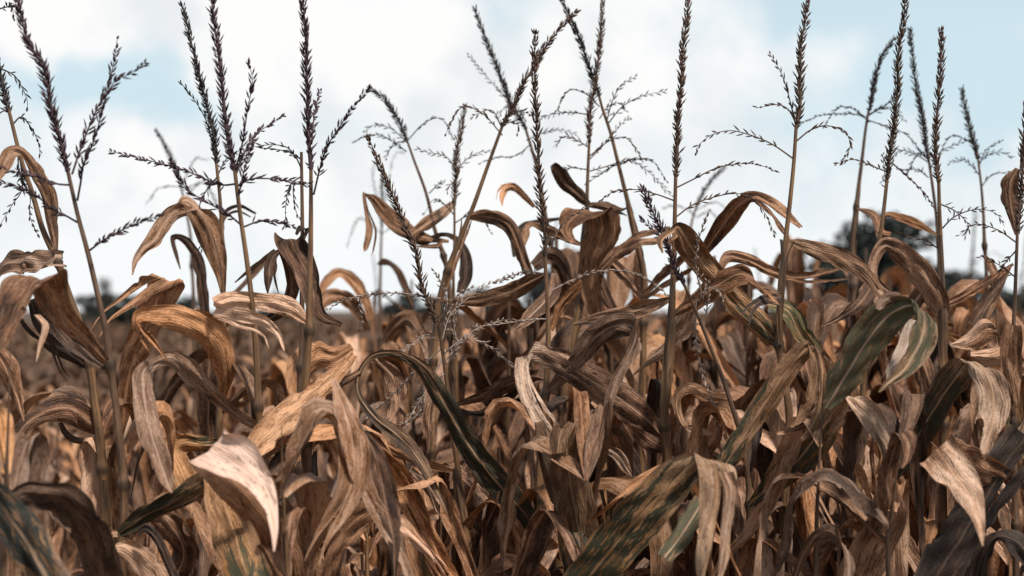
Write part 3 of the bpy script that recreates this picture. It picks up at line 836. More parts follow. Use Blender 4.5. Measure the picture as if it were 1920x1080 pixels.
# around the arch and the middle
leaf('i', 'brown', (874, 408, 5), (900, 405, 22), (930, 410, 30), (955, 425, 26), (972, 462, 24), (985, 500, 22), (1000, 530, 10), dz=(0, -.05))
leaf('n', 'brown', (842, 452, 6), (812, 448, 14), (776, 440, 30), (746, 420, 38), (720, 395, 28), (700, 372, 17), (683, 363, 9), (686, 392, 8), (695, 432, 17), (690, 465, 14), (687, 478, 2), dz=(-.1, -.2))
leaf('m', 'tan', (772, 440, 14), (800, 420, 26), (830, 400, 22), (852, 380, 12), dz=(0, .1))
leaf('m', 'dark', (776, 448, 20), (800, 452, 16), (830, 440, 9), (856, 450, 14), (873, 482, 22), (872, 520, 26), (862, 550, 16), dz=(.05, 0))
leaf('m', 'brown', (780, 462, 3), (810, 462, 10), (832, 460, 8), dz=(0, 0))
leaf('i', 'brown', (820, 590, 4), (832, 540, 14), (850, 500, 13), (868, 440, 13), (875, 410, 4), dz=(0, 0))
leaf('j', 'brown', (1002, 388, 8), (982, 368, 13), (960, 350, 18), (940, 362, 22), (932, 386, 4), dz=(-.1, -.2))
leaf('l', 'brown', (1104, 384, 12), (1086, 366, 26), (1063, 345, 30), (1046, 320, 27), (1036, 308, 14), dz=(0, -.05), split=False)
leaf('l', 'dark', (1100, 384, 8), (1130, 386, 21), (1160, 394, 17), (1182, 401, 5), dz=(0, -.03))
leaf('l', 'brown', (1120, 600, 20), (1108, 545, 42), (1112, 485, 56), (1128, 432, 60), (1118, 396, 66, 0), (1080, 405, 54, 30), (1062, 430, 30), (1075, 455, 12), dz=(0, -.12), cup=.15)
leaf('l', 'brown', (1098, 460, 14), (1120, 420, 30), (1150, 410, 30), (1148, 440, 42, 10), (1130, 485, 30, 10), (1120, 515, 6), dz=(-.02, .06))
leaf('l', 'orange', (1092, 460, 5), (1060, 446, 18), (1025, 430, 20), (995, 420, 10), (985, 440, 20, 20), (975, 470, 14), dz=(-.02, -.1))
leaf('j', 'dark', (1050, 410, 5), (1018, 415, 10), (985, 425, 16), (966, 450, 17), (964, 482, 6), dz=(-.15, -.2))
leaf('l', 'brown', (1080, 560, 8), (1055, 500, 30), (1030, 480, 40), (1000, 500, 20), dz=(.1, .05))
leaf('k', 'brown', (1128, 505, 14), (1155, 477, 28), (1190, 452, 28), (1226, 441, 26), (1256, 434, 12), dz=(-.1, -.15))
leaf('k', 'brown', (1140, 485, 20), (1175, 520, 24), (1206, 552, 20), (1240, 526, 28), (1280, 497, 30), (1302, 480, 14), dz=(-.05, -.2))
leaf('k', 'brown', (1209, 600, 10), (1209, 550, 16), (1198, 470, 17), (1182, 400, 13), (1174, 365, 6), dz=(0, 0))
leaf('l', 'stalk', (1070, 660, 8), (1088, 560, 20), (1096, 480, 21), (1100, 400, 12), (1101, 370, 5), dz=(-.01, -.01), cup=.5)
leaf('p', 'mixed', (1463, 648, 16), (1432, 614, 44), (1392, 576, 52), (1350, 530, 50), (1315, 490, 48), (1290, 455, 48), (1272, 428, 34), (1262, 436, 24), (1246, 455, 24), (1256, 478, 5), dz=(.06, -.06), cup=.15)
leaf('o', 'brown', (1262, 590, 10), (1310, 562, 38), (1350, 532, 54), (1384, 515, 46), (1410, 522, 42, 80), (1430, 545, 40, 60), (1452, 560, 16), (1464, 566, 3), dz=(-.08, -.14), cup=.15)
leaf('q', 'dark', (1464, 556, 20), (1432, 562, 24), (1408, 578, 14), (1396, 604, 2), dz=(-.05, -.12))
leaf('q', 'brown', (1312, 486, 10), (1350, 430, 33), (1385, 385, 30), (1411, 369, 22), (1445, 385, 33), (1475, 420, 26), (1492, 448, 12), dz=(.25, .08), cup=.1)
leaf('q', 'brown', (1348, 510, 10), (1364, 482, 23), (1400, 485, 23), (1450, 509, 23), (1500, 520, 22), (1550, 516, 20), (1592, 511, 6), dz=(.25, .35))
leaf('q', 'orange', (1476, 452, 6), (1518, 463, 34), (1560, 477, 44), (1600, 497, 40), (1630, 522, 26), (1652, 552, 14), (1685, 588, 3), dz=(0, -.08), cup=.2)
leaf('h', 'orange', (1076, 608, 5), (1120, 596, 20), (1170, 588, 30), (1220, 574, 30), (1258, 561, 10), dz=(.02, .02))
leaf('i', 'orange', (1024, 514, 8), (1000, 525, 26), (960, 546, 38), (910, 560, 30), (860, 567, 18), (823, 565, 4), dz=(-.25, -.2), cup=.18)
leaf('h', 'tan', (958, 622, 5), (990, 596, 26), (1020, 566, 38), (1038, 538, 34), (1040, 512, 12), dz=(.05, .1))
leaf('h', 'brown', (1034, 620, 8), (1052, 570, 26), (1080, 540, 24), (1090, 525, 8), dz=(.2, .2))
leaf('l', 'brown', (1165, 600, 14), (1140, 560, 24), (1125, 520, 24), dz=(.1, .1))
# two crossing leaves in the middle
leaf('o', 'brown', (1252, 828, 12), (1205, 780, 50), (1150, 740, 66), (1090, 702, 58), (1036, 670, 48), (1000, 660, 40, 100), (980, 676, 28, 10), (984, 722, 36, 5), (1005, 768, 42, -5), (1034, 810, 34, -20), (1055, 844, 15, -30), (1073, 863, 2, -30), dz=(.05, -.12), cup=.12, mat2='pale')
leaf('o', 'brown', (1260, 840, 14), (1225, 830, 40), (1180, 790, 30), (1150, 765, 8), dz=(.06, .06))
leaf('h', 'tan', (1019, 744, 7), (1050, 714, 26), (1085, 676, 36), (1112, 638, 48), (1145, 614, 48, 70), (1178, 610, 52, 100), (1192, 628, 44, 60), (1182, 660, 34, 15), (1160, 702, 24, 10), (1146, 742, 22, 10), (1130, 780, 15), (1111, 817, 2), dz=(0, -.13), cup=.1)
leaf('o', 'tan', (1112, 768, 6), (1101, 785, 9), (1105, 818, 11), (1125, 836, 15), (1155, 852, 30), (1175, 880, 22), (1184, 892, 3), dz=(-.05, -.05))
leaf('o', 'orange', (1375, 748, 14), (1335, 742, 22), (1297, 726, 22), (1273, 738, 26, 60), (1270, 770, 18, 10), (1284, 800, 18, 20), (1310, 806, 22, 80), (1341, 816, 3), dz=(-.05, -.06))
leaf('o', 'tan', (1300, 560, 24), (1285, 610, 38), (1255, 650, 26), (1215, 680, 12), (1185, 705, 2), dz=(.06, .12))
leaf('o', 'stalk', (1246, 800, 8), (1249, 720, 22), (1256, 640, 21), (1260, 570, 14), (1261, 520, 7), dz=(-.01, -.01), cup=.5)
leaf('q', 'stalk', (1463, 646, 9), (1463, 570, 15), (1470, 490, 14), (1476, 450, 8), dz=(-.01, -.01), cup=.5)
leaf('g', 'stalk', (876, 1060, 8), (868, 985, 19), (858, 920, 20), (854, 880, 10), dz=(-.01, -.01), cup=.5)
leaf('f', 'stalk', (590, 1080, 9), (586, 980, 24), (578, 890, 24), (572, 850, 12), dz=(-.01, -.01), cup=.5)
leaf('b', 'stalk', (204, 1060, 8), (200, 990, 20), (197, 930, 18), (195, 900, 8), dz=(-.01, -.01), cup=.5)
leaf('r', 'stalk', (1618, 720, 8), (1630, 570, 16), (1640, 500, 15), (1648, 450, 7), dz=(-.01, -.01), cup=.5)
leaf('u', 'stalk', (1770, 780, 8), (1770, 690, 17), (1769, 600, 18), (1766, 520, 14), (1763, 440, 7), dz=(-.01, -.01), cup=.5)
# blades low in the middle
leaf('ad', 'mixed', (1098, 1100, 70), (1090, 1030, 84, 0), (1079, 960, 86, 0), (1069, 900, 74, 0), (1063, 850, 62, 0), (1061, 805, 50, -5), (1058, 797, 48, -5), (1050, 815, 44, -5), (1045, 850, 30, -5), dz=(.1, .02), cup=.1)
leaf('ad', 'green', (1112, 1080, 30), (1076, 990, 52), (1048, 910, 54), (1026, 840, 44), (1012, 790, 20), dz=(.06, .12), cup=.15)
leaf('ad', 'green', (1065, 1130, 76), (1130, 1050, 90), (1190, 978, 94), (1248, 918, 84, 50), (1290, 876, 62, 45), (1312, 858, 42, 25), (1340, 872, 72, 4), (1347, 925, 68, 2), (1341, 985, 54, 0), (1335, 1040, 46, 0), (1330, 1085, 22, 0), dz=(-.08, -.22), cup=.09, mat2='tan')
leaf('ad', 'tan', (1360, 885, 30, 0), (1372, 925, 30, 0), (1362, 985, 20, 0), (1352, 1060, 10, 0), (1345, 1085, 3, 0), dz=(-.24, -.24))
leaf('p', 'lime', (1246, 1046, 30), (1280, 1000, 44), (1310, 952, 42), (1332, 914, 20), dz=(-.05, .02), cup=.15)
leaf('o', 'green', (1141, 968, 3), (1128, 922, 10), (1131, 893, 17), (1154, 885, 15), (1185, 905, 22), (1218, 942, 14), dz=(.1, .1))
leaf('o', 'tan', (1110, 1000, 10), (1070, 970, 50, 70), (1030, 960, 30), (1008, 955, 8), dz=(.2, .2))
leaf('p', 'green', (1405, 950, 8), (1360, 880, 24), (1320, 850, 26), (1290, 845, 20), (1270, 860, 8), dz=(.1, .12))
leaf('p', 'green', (1380, 960, 26), (1420, 1030, 32), (1450, 1090, 34), dz=(.1, .1))
# right
leaf('p', 'mixed', (1340, 900, 26), (1380, 840, 44), (1430, 762, 48), (1475, 695, 42), (1512, 655, 36), (1530, 652, 38, 30), (1542, 690, 44, 4), (1540, 735, 56, 6), (1530, 770, 54, 10), (1515, 795, 36, 15), (1495, 812, 14), dz=(.0, -.05), cup=.18, dd=-.1)
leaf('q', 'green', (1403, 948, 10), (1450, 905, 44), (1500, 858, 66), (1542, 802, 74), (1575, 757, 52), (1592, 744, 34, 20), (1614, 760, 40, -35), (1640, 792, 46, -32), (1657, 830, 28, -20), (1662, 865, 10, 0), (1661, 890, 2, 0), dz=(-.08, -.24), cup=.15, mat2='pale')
leaf('q', 'brown', (1545, 780, 24), (1500, 800, 16), (1462, 812, 10), (1448, 815, 2), dz=(-.16, -.16))
leaf('ae', 'lime', (1548, 765, 16), (1578, 718, 62), (1612, 660, 74), (1650, 606, 76), (1688, 575, 64, 40), (1720, 575, 44, 60), (1736, 600, 50, 20), (1724, 645, 58, 12), (1698, 690, 38, 25), (1668, 716, 18), (1648, 735, 3), dz=(-.02, -.10), cup=.07)
leaf('ae', 'tan', (1690, 560, 20), (1668, 558, 26), (1650, 570, 24), (1645, 580, 10), dz=(-.06, -.08))
leaf('ae', 'pale', (1715, 600, 24), (1700, 650, 36), (1670, 690, 18), (1652, 728, 3), dz=(-.02, -.04))
leaf('u', 'brown', (1773, 608, 12), (1761, 572, 40), (1736, 525, 50), (1706, 490, 46), (1682, 470, 40), (1660, 460, 30, 60), (1645, 478, 24, 15), (1637, 510, 17, 10), (1650, 535, 14), (1690, 562, 3), dz=(0, -.1), cup=.15)
leaf('r', 'brown', (1640, 515, 16), (1627, 548, 34), (1606, 575, 24), (1572, 598, 12), (1538, 613, 2), dz=(-.03, -.08))
leaf('q', 'lime', (1440, 570, 30), (1480, 585, 44), (1505, 630, 34), (1545, 680, 28), (1572, 697, 10), dz=(.05, .08))
leaf('s', 'brown', (1606, 390, 3), (1630, 398, 17), (1643, 410, 22), (1652, 440, 18), (1650, 460, 6), dz=(-.2, -.25))
leaf('t', 'brown', (1757, 440, 3), (1722, 421, 18), (1690, 408, 17), (1660, 403, 10), (1650, 430, 14), (1670, 440, 8), dz=(-.1, -.2))
leaf('s', 'dark', (1597, 520, 8), (1600, 450, 15), (1606, 390, 11), (1612, 340, 5), dz=(0, 0), cup=.4)
leaf('af', 'green', (1672, 895, 20), (1715, 826, 58), (1756, 760, 62), (1796, 702, 62), (1816, 680, 48, 30), (1842, 690, 58, 12), (1861, 732, 60, 4), (1863, 782, 52, 0), (1851, 832, 28, 0), (1838, 872, 3, 0), dz=(.08, -.08), cup=.1, dd=.1, mat2='tan')
leaf('af', 'brown', (1600, 1110, 76, 10), (1637, 1025, 88, 10), (1664, 965, 78, 5), (1664, 905, 52, 0), (1672, 855, 40, -10), (1690, 812, 34, -20), (1704, 830, 36, -25), (1700, 862, 26, -25), (1692, 878, 6, -25), dz=(.06, -.06), cup=.12)
leaf('af', 'brown', (1880, 900, 60, -40), (1820, 870, 70, -42), (1762, 848, 84, -42), (1758, 846, 84, -42), (1786, 884, 78, -30), (1815, 925, 60, -16), (1834, 972, 28, 0), (1843, 1024, 3, 0), dz=(.06, -.2), cup=.08, mat2='tan')
leaf('af', 'dark', (1725, 1130, 70), (1778, 1045, 94), (1830, 965, 90), (1880, 888, 84), (1935, 825, 70), dz=(.05, .05), cup=.06)
leaf('af', 'tan', (1485, 1100, 14), (1508, 1035, 22), (1536, 1003, 26, 70), (1566, 1005, 36, 60), (1590, 1040, 26, 10), (1592, 1095, 22, 0), dz=(.05, -.08))
leaf('af', 'dark', (1825, 1110, 56), (1842, 1040, 40), (1868, 1006, 22), (1905, 1015, 50), (1945, 1060, 46), dz=(.0, -.05), mat2='brown')
leaf('w', 'brown', (1900, 610, 30, 0), (1896, 650, 42, 0), (1898, 700, 40, 0), (1904, 745, 20, 0), (1906, 765, 3, 0), dz=(-.06, -.06))
leaf('w', 'tan', (1782, 648, 5), (1820, 640, 32), (1848, 618, 46), (1872, 622, 40, 60), (1880, 645, 26, 30), (1866, 660, 20), (1820, 662, 12), dz=(.05, 0))
leaf('w', 'brown', (1907, 440, 12), (1896, 385, 36), (1894, 345, 34), (1908, 316, 10), dz=(.06, .05))
leaf('w', 'brown', (1772, 572, 12), (1820, 547, 22), (1872, 514, 14), (1900, 495, 5), dz=(.1, .1))
leaf('w', 'tan', (1822, 610, 20), (1850, 565, 28), (1880, 522, 18), (1895, 500, 5), dz=(.12, .1))
leaf('w', 'tan', (1925, 690, 30), (1890, 680, 40, 60), (1850, 670, 36), (1815, 660, 16), dz=(.02, .05))
leaf('w', 'green', (1920, 860, 40), (1900, 790, 46), (1890, 720, 40), (1885, 690, 20), dz=(.05, .05))
leaf('u', 'brown', (1770, 800, 8), (1750, 740, 26), (1735, 690, 30), (1722, 650, 20), dz=(.05, .08))
leaf('v', 'brown', (1850, 600, 8), (1868, 540, 24), (1860, 500, 20), (1845, 480, 8), dz=(-.3, -.3))

leaf('n', 'brown', (695, 600, 10), (684, 560, 20), (660, 525, 24), (635, 512, 20), (612, 530, 26), (600, 556, 8), dz=(.5, .45))
leaf('n', 'brown', (690, 620, 10), (668, 580, 24), (640, 556, 30), (610, 560, 30), (590, 590, 14), dz=(.45, .3))
leaf('y', 'brown', (775, 580, 8), (762, 545, 14), (748, 512, 14), (733, 496, 10), (718, 492, 14), (708, 496, 4), dz=(-.8, -.8))
leaf('m', 'brown', (735, 640, 16), (745, 600, 34), (762, 590, 30), (778, 630, 30), (785, 680, 20), (786, 720, 4), dz=(.2, .1))
leaf('m', 'tan', (720, 640, 12), (742, 612, 34), (768, 600, 40), (796, 640, 24), (812, 678, 4), dz=(.1, .0))
leaf('x', 'dark', (430, 560, 8), (470, 520, 14), (510, 480, 8), dz=(-.9, -.9))
leaf('u', 'tan', (1700, 600, 10), (1720, 560, 40), (1740, 540, 46), (1765, 560, 30), (1775, 600, 10), dz=(.15, .1))
leaf('q', 'tan', (1520, 660, 14), (1528, 610, 40), (1530, 575, 36), (1520, 560, 20), dz=(.4, .4))
leaf('u', 'orange', (1772, 625, 6), (1800, 640, 24), (1830, 640, 30), (1850, 615, 26), (1862, 600, 10), dz=(.06, .08))


def grow_leaf(rng, base, az, L, W, th0, brk, th1, twist, nu=7, n=26, sharp=0.09, ripple=1.0):
    """a blade that leaves the stalk, arches and hangs, in world space"""
    s = np.linspace(0, 1, n)
    k = 1 / (1 + np.exp(-(s - brk) / sharp))
    k = (k - k[0]) / (k[-1] - k[0])
    th = th0 + (th1 - th0) * k + 0.12 * np.sin(s * 9 + rng.uniform(0, 6))
    azv = az + rng.uniform(-0.7, 0.7) * s + 0.15 * np.sin(s * 7 + rng.uniform(0, 6))
    T = np.stack([np.cos(th) * np.cos(azv), np.cos(th) * np.sin(azv), np.sin(th)], -1)
    C = np.array(base) + np.concatenate([[[0, 0, 0]], np.cumsum((T[:-1] + T[1:]) / 2 * L / (n - 1), axis=0)])
    H = np.stack([-np.sin(azv), np.cos(azv), np.zeros(n)], -1)
    B = np.cross(T, H)
    roll = twist * np.clip((s - 0.15) / 0.85, 0, 1) ** 1.3 + rng.uniform(-0.3, 0.3)
    A = H * np.cos(roll)[:, None] + B * np.sin(roll)[:, None]
    w = W * np.minimum(1, 0.25 + (s / 0.22) ** 0.8) * np.maximum(1 - s ** 2.4, 0.02)
    mb = MB()
    ribbon(mb, C, A, w, rng, nu=nu, ripple=ripple * 1.3, cup=rng.uniform(.15, .75) * rng.choice([-1, 1]))
    return mb


# ------------------------------------------------------------------ build the front plants
POOL = ['brown', 'brown', 'tan', 'brown', 'orange', 'brown', 'tan', 'brown', 'tan', 'dark']


def px3(pts, D, rng=None, dev=0.0):
    pts = list(pts)
    sg = 0 if rng is None else rng.uniform(-1, 1) * dev
    n = max(1, len(pts) - 1)
    return np.array([at(x, y, D + sg * i / n) for i, (x, y) in enumerate(pts)])


def build_front(key, p):
    rng = np.random.default_rng(sum(ord(c) * 31 ** i for i, c in enumerate(key)) + 5)
    D = p['D']
    top = px3(p['stalk'], D)
    last = top[-1]
    foot = np.array([last[0] + rng.uniform(-.02, .02), last[1] + rng.uniform(-.02, .03), 0.0])
    root = thing('corn_plant', p['label'], 'corn plant', foot, 'corn plants of the front rows')
    # stalk with swollen joints
    P = catmull(np.vstack([top, last * 0.5 + foot * 0.5, foot]), 12)
    L = np.concatenate([[0], np.cumsum(np.linalg.norm(np.diff(P, axis=0), axis=1))])
    wt, wb = p['w'][0] / FPX * D / 2 * .82, p['w'][1] / FPX * D / 2 * .80
    vis = 0.42
    q = np.clip(L / vis, 0, 1)
    r = wt + (wb - wt) * (q ** 1.1)
    r = np.where(L > vis, np.minimum(wb + (L - vis) * 0.003, wb * 1.4), r)
    off = rng.uniform(0, .16)
    if p['node']:
        nd = at(p['node'][0], p['node'][1], D)
        off = L[np.argmin(np.linalg.norm(P - nd, axis=1))]
    nodes = [off + i * 0.165 for i in range(-3, 14) if off + i * 0.165 > 0.2]
    Pf = np.array([[np.interp(q, L, P[:, c]) for c in range(3)] for q in np.linspace(0, L[-1], 260)])
    Lf = np.linspace(0, L[-1], 260)
    r = np.interp(Lf, L, r)
    kx = 0
    for i, ln in enumerate(nodes):
        r = r + 0.0030 * np.exp(-((Lf - ln) / 0.008) ** 2)
        # sheath: fuller above each joint, and a slight kink there
        r = r * (1 + 0.10 * np.clip(1 - (ln - Lf) / 0.12, 0, 1) * (Lf < ln))
        Pf[:, 0] += np.maximum(0, 0.06 - np.abs(Lf - ln)) * rng.uniform(-.05, .05)
    mb = MB()
    tube(mb, Pf, r, 10, nodes)
    obj('stalk', mb.mesh('stalk', M[p['st']], foot), root)
    if p['spike'] or p['br'] or p['thin']:
        mb = MB()
        if p['spike']:
            spike(mb, px3(p['spike'], D, rng, 0.06), rng, 0.0056, 4, 0.0165, 0.0019, 37, 0.0034)
        else:
            tube(mb, px3(p['stalk'][:2], D), [0.0022, 0.0026], 6)
        ta = obj('tassel', mb.mesh('tassel', M[p['mat']], foot), root)
        if D > 2.5 and p['spike']:
            fx, fy = p['spike'][0]
            for k in range(2):
                sg = rng.choice([-1, 1])
                w_ = rng.uniform(55, 115) * 2.5 / D
                y0 = fy + rng.uniform(-20, 45)
                up, dn = rng.uniform(.15, .55) * w_, rng.uniform(-.3, .6) * w_
                p['br'] = list(p['br']) + [[(fx, y0), (fx + sg * w_ * .35, y0 - up * .8), (fx + sg * w_ * .7, y0 - up), (fx + sg * w_, y0 - up * .4 + dn)]]
        for b in p['br']:
            mb = MB()
            spike(mb, px3(b, D, rng, 0.10), rng, *((0.0070, 2, 0.0155, 0.0020, 34, 0.0016) if p['mat'] == 't_purple' else (0.0062, 1, 0.0145, 0.0017, 36, 0.0014)), bare=rng.uniform(.06, .2), sides=p['mat'] != 't_purple')
            obj('tassel_branch', mb.mesh('tassel_branch', M[p['mat']], foot), ta)
        for b in p['thin']:
            mb = MB()
            spike(mb, px3(b, D, rng, 0.10), rng, 0.0058, 2, 0.0125, 0.0014, 40, 0.0013, bare=rng.uniform(.06, .15), sides=bool(len(b) != 5 or b[-1] != (966, 692)))
            obj('tassel_branch', mb.mesh('tassel_branch', M['t_straw'], foot), ta)
    for mat, secs, dz, dd, kw in p['leaves']:
        kw = dict(kw)
        m2 = kw.pop('mat2', None)
        if m2:
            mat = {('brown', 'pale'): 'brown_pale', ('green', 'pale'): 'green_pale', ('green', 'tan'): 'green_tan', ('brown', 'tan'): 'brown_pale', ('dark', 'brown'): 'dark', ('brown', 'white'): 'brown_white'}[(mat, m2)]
        mb = leaf_from_pixels(secs, D + dd, rng, dz, **kw)
        if mat == 'stalk':
            obj('leaf_sheath', mb.mesh('leaf_sheath', M['stalk'], foot), root)
        else:
            obj('leaf', mb.mesh('leaf', M[mat], foot), root)
    # narrow blades that spread behind the stalk
    if D < 2.5 and last[2] < 1.6:
        for k in range(8):
            h = rng.uniform(1.12, EYE - .16)
            ii = np.argmin(np.abs(P[:, 2] - h))
            mb = grow_leaf(rng, P[ii], rng.uniform(.1, 3.0), rng.uniform(.35, .62), rng.uniform(.022, .050), math.radians(rng.uniform(25, 70)),
                           rng.uniform(.10, .35), math.radians(rng.uniform(-97, -50)), rng.uniform(-3.5, 3.5), nu=9, n=44, sharp=rng.choice([.012, .02, .04, .07]))
            obj('leaf', mb.mesh('leaf', M[POOL[rng.integers(len(POOL))]], foot), root)
    # the leaves further down the same stalk
    for h in np.arange(0.35, min(last[2] - 0.05, 1.2), 0.19):
        q = np.interp(h, P[::-1, 2], np.arange(len(P))[::-1])
        b = P[int(q)]
        mb = grow_leaf(rng, b, rng.uniform(0.2, 2.9) + (0 if rng.random() < .6 else 3.14), rng.uniform(.5, .75), rng.uniform(.05, .075),
                       math.radians(rng.uniform(45, 75)), rng.uniform(.2, .45), math.radians(rng.uniform(-88, -60)), rng.uniform(-2, 2))
        obj('leaf', mb.mesh('leaf', M[POOL[rng.integers(len(POOL))]], foot), root)
    return root


for key, p in PL.items():
    build_front(key, p)

# ------------------------------------------------------------------ plants behind
rng = np.random.default_rng(77)


def proto_plant(rng, tassel, joined):
    """meshes of one dead plant about 1.55 m to its leaf tops: [(name, mesh, sub-meshes)]"""
    H = 1.42
    lean = rng.uniform(-.05, .05, 2)
    z = np.linspace(0, 1, 22)
    top = H + (0.12 if not tassel else 0.32)
    st = np.stack([lean[0] * z ** 2 + .008 * np.sin(z * 9), lean[1] * z ** 2, z * top], -1)
    r = 0.0085 - 0.0055 * z
    r = np.repeat(r, 1)
    parts = []
    allmb = {}

    def put(name, mb, mat):
        if joined:
            a = allmb.setdefault(mat, MB())
            a.add(np.concatenate(mb.v), mb.f, np.concatenate(mb.uv), np.concatenate(mb.tip))
        else:
            parts.append((name, mb.mesh(name, M[mat]), []))

    mb = MB()
    tube(mb, st, r, 6 if joined else 8)
    put('stalk', mb, 'stalk_dark' if rng.random() < .5 else 'stalk')
    nl = rng.integers(14, 18)
    az = rng.uniform(0, 6.28)
    for i in range(nl):
        h = 0.30 + (H - 0.30) * (i / (nl - 1)) ** .62 + rng.uniform(-.04, .04)
        az += math.pi + rng.normal(0, .5)
        b = [np.interp(h, st[:, 2], st[:, c]) for c in (0, 1)] + [h]
        small = 1 - 0.35 * max(0, (i - nl * .6) / (nl * .4))
        mb = grow_leaf(rng, b, az, rng.uniform(.45, .75) * small, rng.uniform(.026, .058), math.radians(rng.uniform(40, 80)),
                       rng.uniform(.10, .40), math.radians(rng.uniform(-97, -55)), rng.uniform(-3.6, 3.6), nu=5 if joined else 7,
                       n=18 if joined else 28, sharp=rng.choice([.012, .02, .04, .07, .1]))
        put('leaf', mb, POOL[rng.integers(len(POOL))])
    if tassel:
        mb = MB()
        t0 = st[-1]
        d = np.array([lean[0] * 2 + rng.normal(0, .12), lean[1] * 2 + rng.normal(0, .12), 1])
        path = np.array([t0 + d * k for k in (0, .09, .18, .27)])
        spike(mb, path, rng, 0.008, 3, 0.014, 0.0019, 30, 0.0026)
        if joined:
            put('tassel', mb, 't_dark')
        else:
            parts.append(('tassel', mb.mesh('tassel', M['t_dark']), []))
        for k in range(rng.integers(2, 6)):
            a = rng.uniform(0, 6.28)
            ll = rng.uniform(.12, .2)
            o = np.array([math.cos(a), math.sin(a), 0])
            pth = [t0 - d * .03 * k + o * ll * u + np.array([0, 0, ll * (1.1 * u - 1.1 * u * u * rng.uniform(.6, 1.5))]) for u in (0, .3, .65, 1)]
            mb = MB()
            spike(mb, np.array(pth), rng, 0.009, 1, 0.012, 0.0015, 38, 0.0012, bare=.1, sides=True)
            if joined:
                put('tassel_branch', mb, 't_dark')
            else:
                parts[-1][2].append(('tassel_branch', mb.mesh('tassel_branch', M['t_dark'])))
    if joined:
        me_mb = MB()
        mats, idx = [], []
        for mat, a in allmb.items():
            me_mb.add(np.concatenate(a.v), a.f, np.concatenate(a.uv), np.concatenate(a.tip))
            mats.append(M[mat])
            idx += [len(mats) - 1] * len(a.f)
        me = me_mb.mesh('corn_plant', mats[0])
        for mm in mats[1:]:
            me.materials.append(mm)
        me.polygons.foreach_set('material_index', idx)
        return me
    return parts


near_protos = [proto_plant(rng, t, False) for t in (0, 0, 0, 0, 0, 0, 0)]
far_protos = [proto_plant(rng, t, True) for t in (0, 0, 0, 1, 0)]
TALL = 0.14
GROUP = 'dry corn plants filling the field behind the front rows'
LBL_NEAR = 'dry brown corn plant crowded among others behind the sharp front row'
LBL_FAR = 'small blurred corn plant out in the field behind the front rows'


def field_top(x, D):
    """how far the leaf tops stand below the eye: the field dips towards the left"""
    az = x / D
    if az < -0.24:
        return -0.33
    if az < -0.1:
        return -0.18
    if az < -0.04:
        return -0.05 + (.04 if D < 5 else 0)
    return 0.02 + (.07 if D < 5 else 0)


count = 0
D = 2.5
while D < 9.0:
    half = 0.37 * D + 0.35
    step = 0.155 if D < 3.4 else 0.23 if D < 5 else 0.31 if D < 7.5 else .38
    x = -half + rng.uniform(0, step)
    while x < half:
        px = x + rng.uniform(-.06, .06)
        py = D + rng.uniform(-.16, .16)
        az = px / py
        if az < -0.20 and py < 4.2 and rng.random() < .75:
            x += step
            continue
        h = EYE + field_top(px, py) + (rng.uniform(-.15, .05) if py > 3.0 else rng.uniform(-.32, -.06))
        if 2.9 < py < 5.2 and az > -.19 and rng.random() < .5:
            h += rng.uniform(.03, TALL)
        sc = h / 1.58
        rz = rng.uniform(0, 6.28)
        if D < 5.6:
            pr = near_protos[rng.integers(len(near_protos))]
            root = thing('corn_plant', LBL_NEAR, 'corn plant', (px, py, 0), GROUP)
            for nm, me, subs in pr:
                o = obj(nm, me, root)
                for sn, sm in subs:
                    obj(sn, sm, o)
        else:
            root = obj('corn_plant', far_protos[rng.integers(len(far_protos))])
            root['label'] = LBL_FAR
            root['category'] = 'corn plant'
            root['group'] = GROUP
            root.location = (px, py, 0)
        root.rotation_euler = (rng.uniform(-.06, .06), rng.uniform(-.06, .06), rz)
        root.scale = (sc, sc, sc)
        count += 1
        x += step
    D += 0.29 if D < 3.6 else 0.6
print('field plants', count)

# the rest of the field out to the trees, one mass
mb = MB()
nfar = 4200
for i in range(nfar):
    D = 9.2 + 63 * rng.random() ** 1.8
    x = rng.uniform(-1, 1) * (0.42 * D + 1)
    h = EYE + min(0, field_top(x, D)) + rng.uniform(-.3, -.05)
    tubepts = np.array([[x, D, 0], [x + rng.uniform(-.04, .04), D, h * 0.95]])
    tube(mb, tubepts, [0.014, 0.007], 3)
    for k in range(5):
        b = np.array([x, D, h * rng.uniform(.45, .92)])
        a = rng.uniform(0, 6.28)
        ll = rng.uniform(.3, .45)
        w = rng.uniform(.05, .08)
        o = np.array([math.cos(a), math.sin(a), 0])
        C = np.array([b, b + o * ll * .35 + [0, 0, ll * .4], b + o * ll * .8 + [0, 0, ll * .3], b + o * ll + [0, 0, -ll * .35]])
        A = np.array([-o[1], o[0], rng.uniform(-.4, .4)])
        W = np.array([.4, 1, .9, .1]) * w
        V = np.concatenate([C - A * W[:, None] / 2, C + A * W[:, None] / 2])
        L = np.array([0, .15, .3, .45])
        uv = np.concatenate([np.stack([-W / 2 + i * .13, L], -1), np.stack([W / 2 + i * .13, L], -1)])
        mb.add(V, [(0, 1, 5, 4), (1, 2, 6, 5), (2, 3, 7, 6)], uv)
fo = obj('corn_field', mb.mesh('corn_field', M['mass']))
fo['label'] = 'far dry corn field reading as one brown mass below the trees'
fo['category'] = 'corn field'
fo['kind'] = 'stuff'

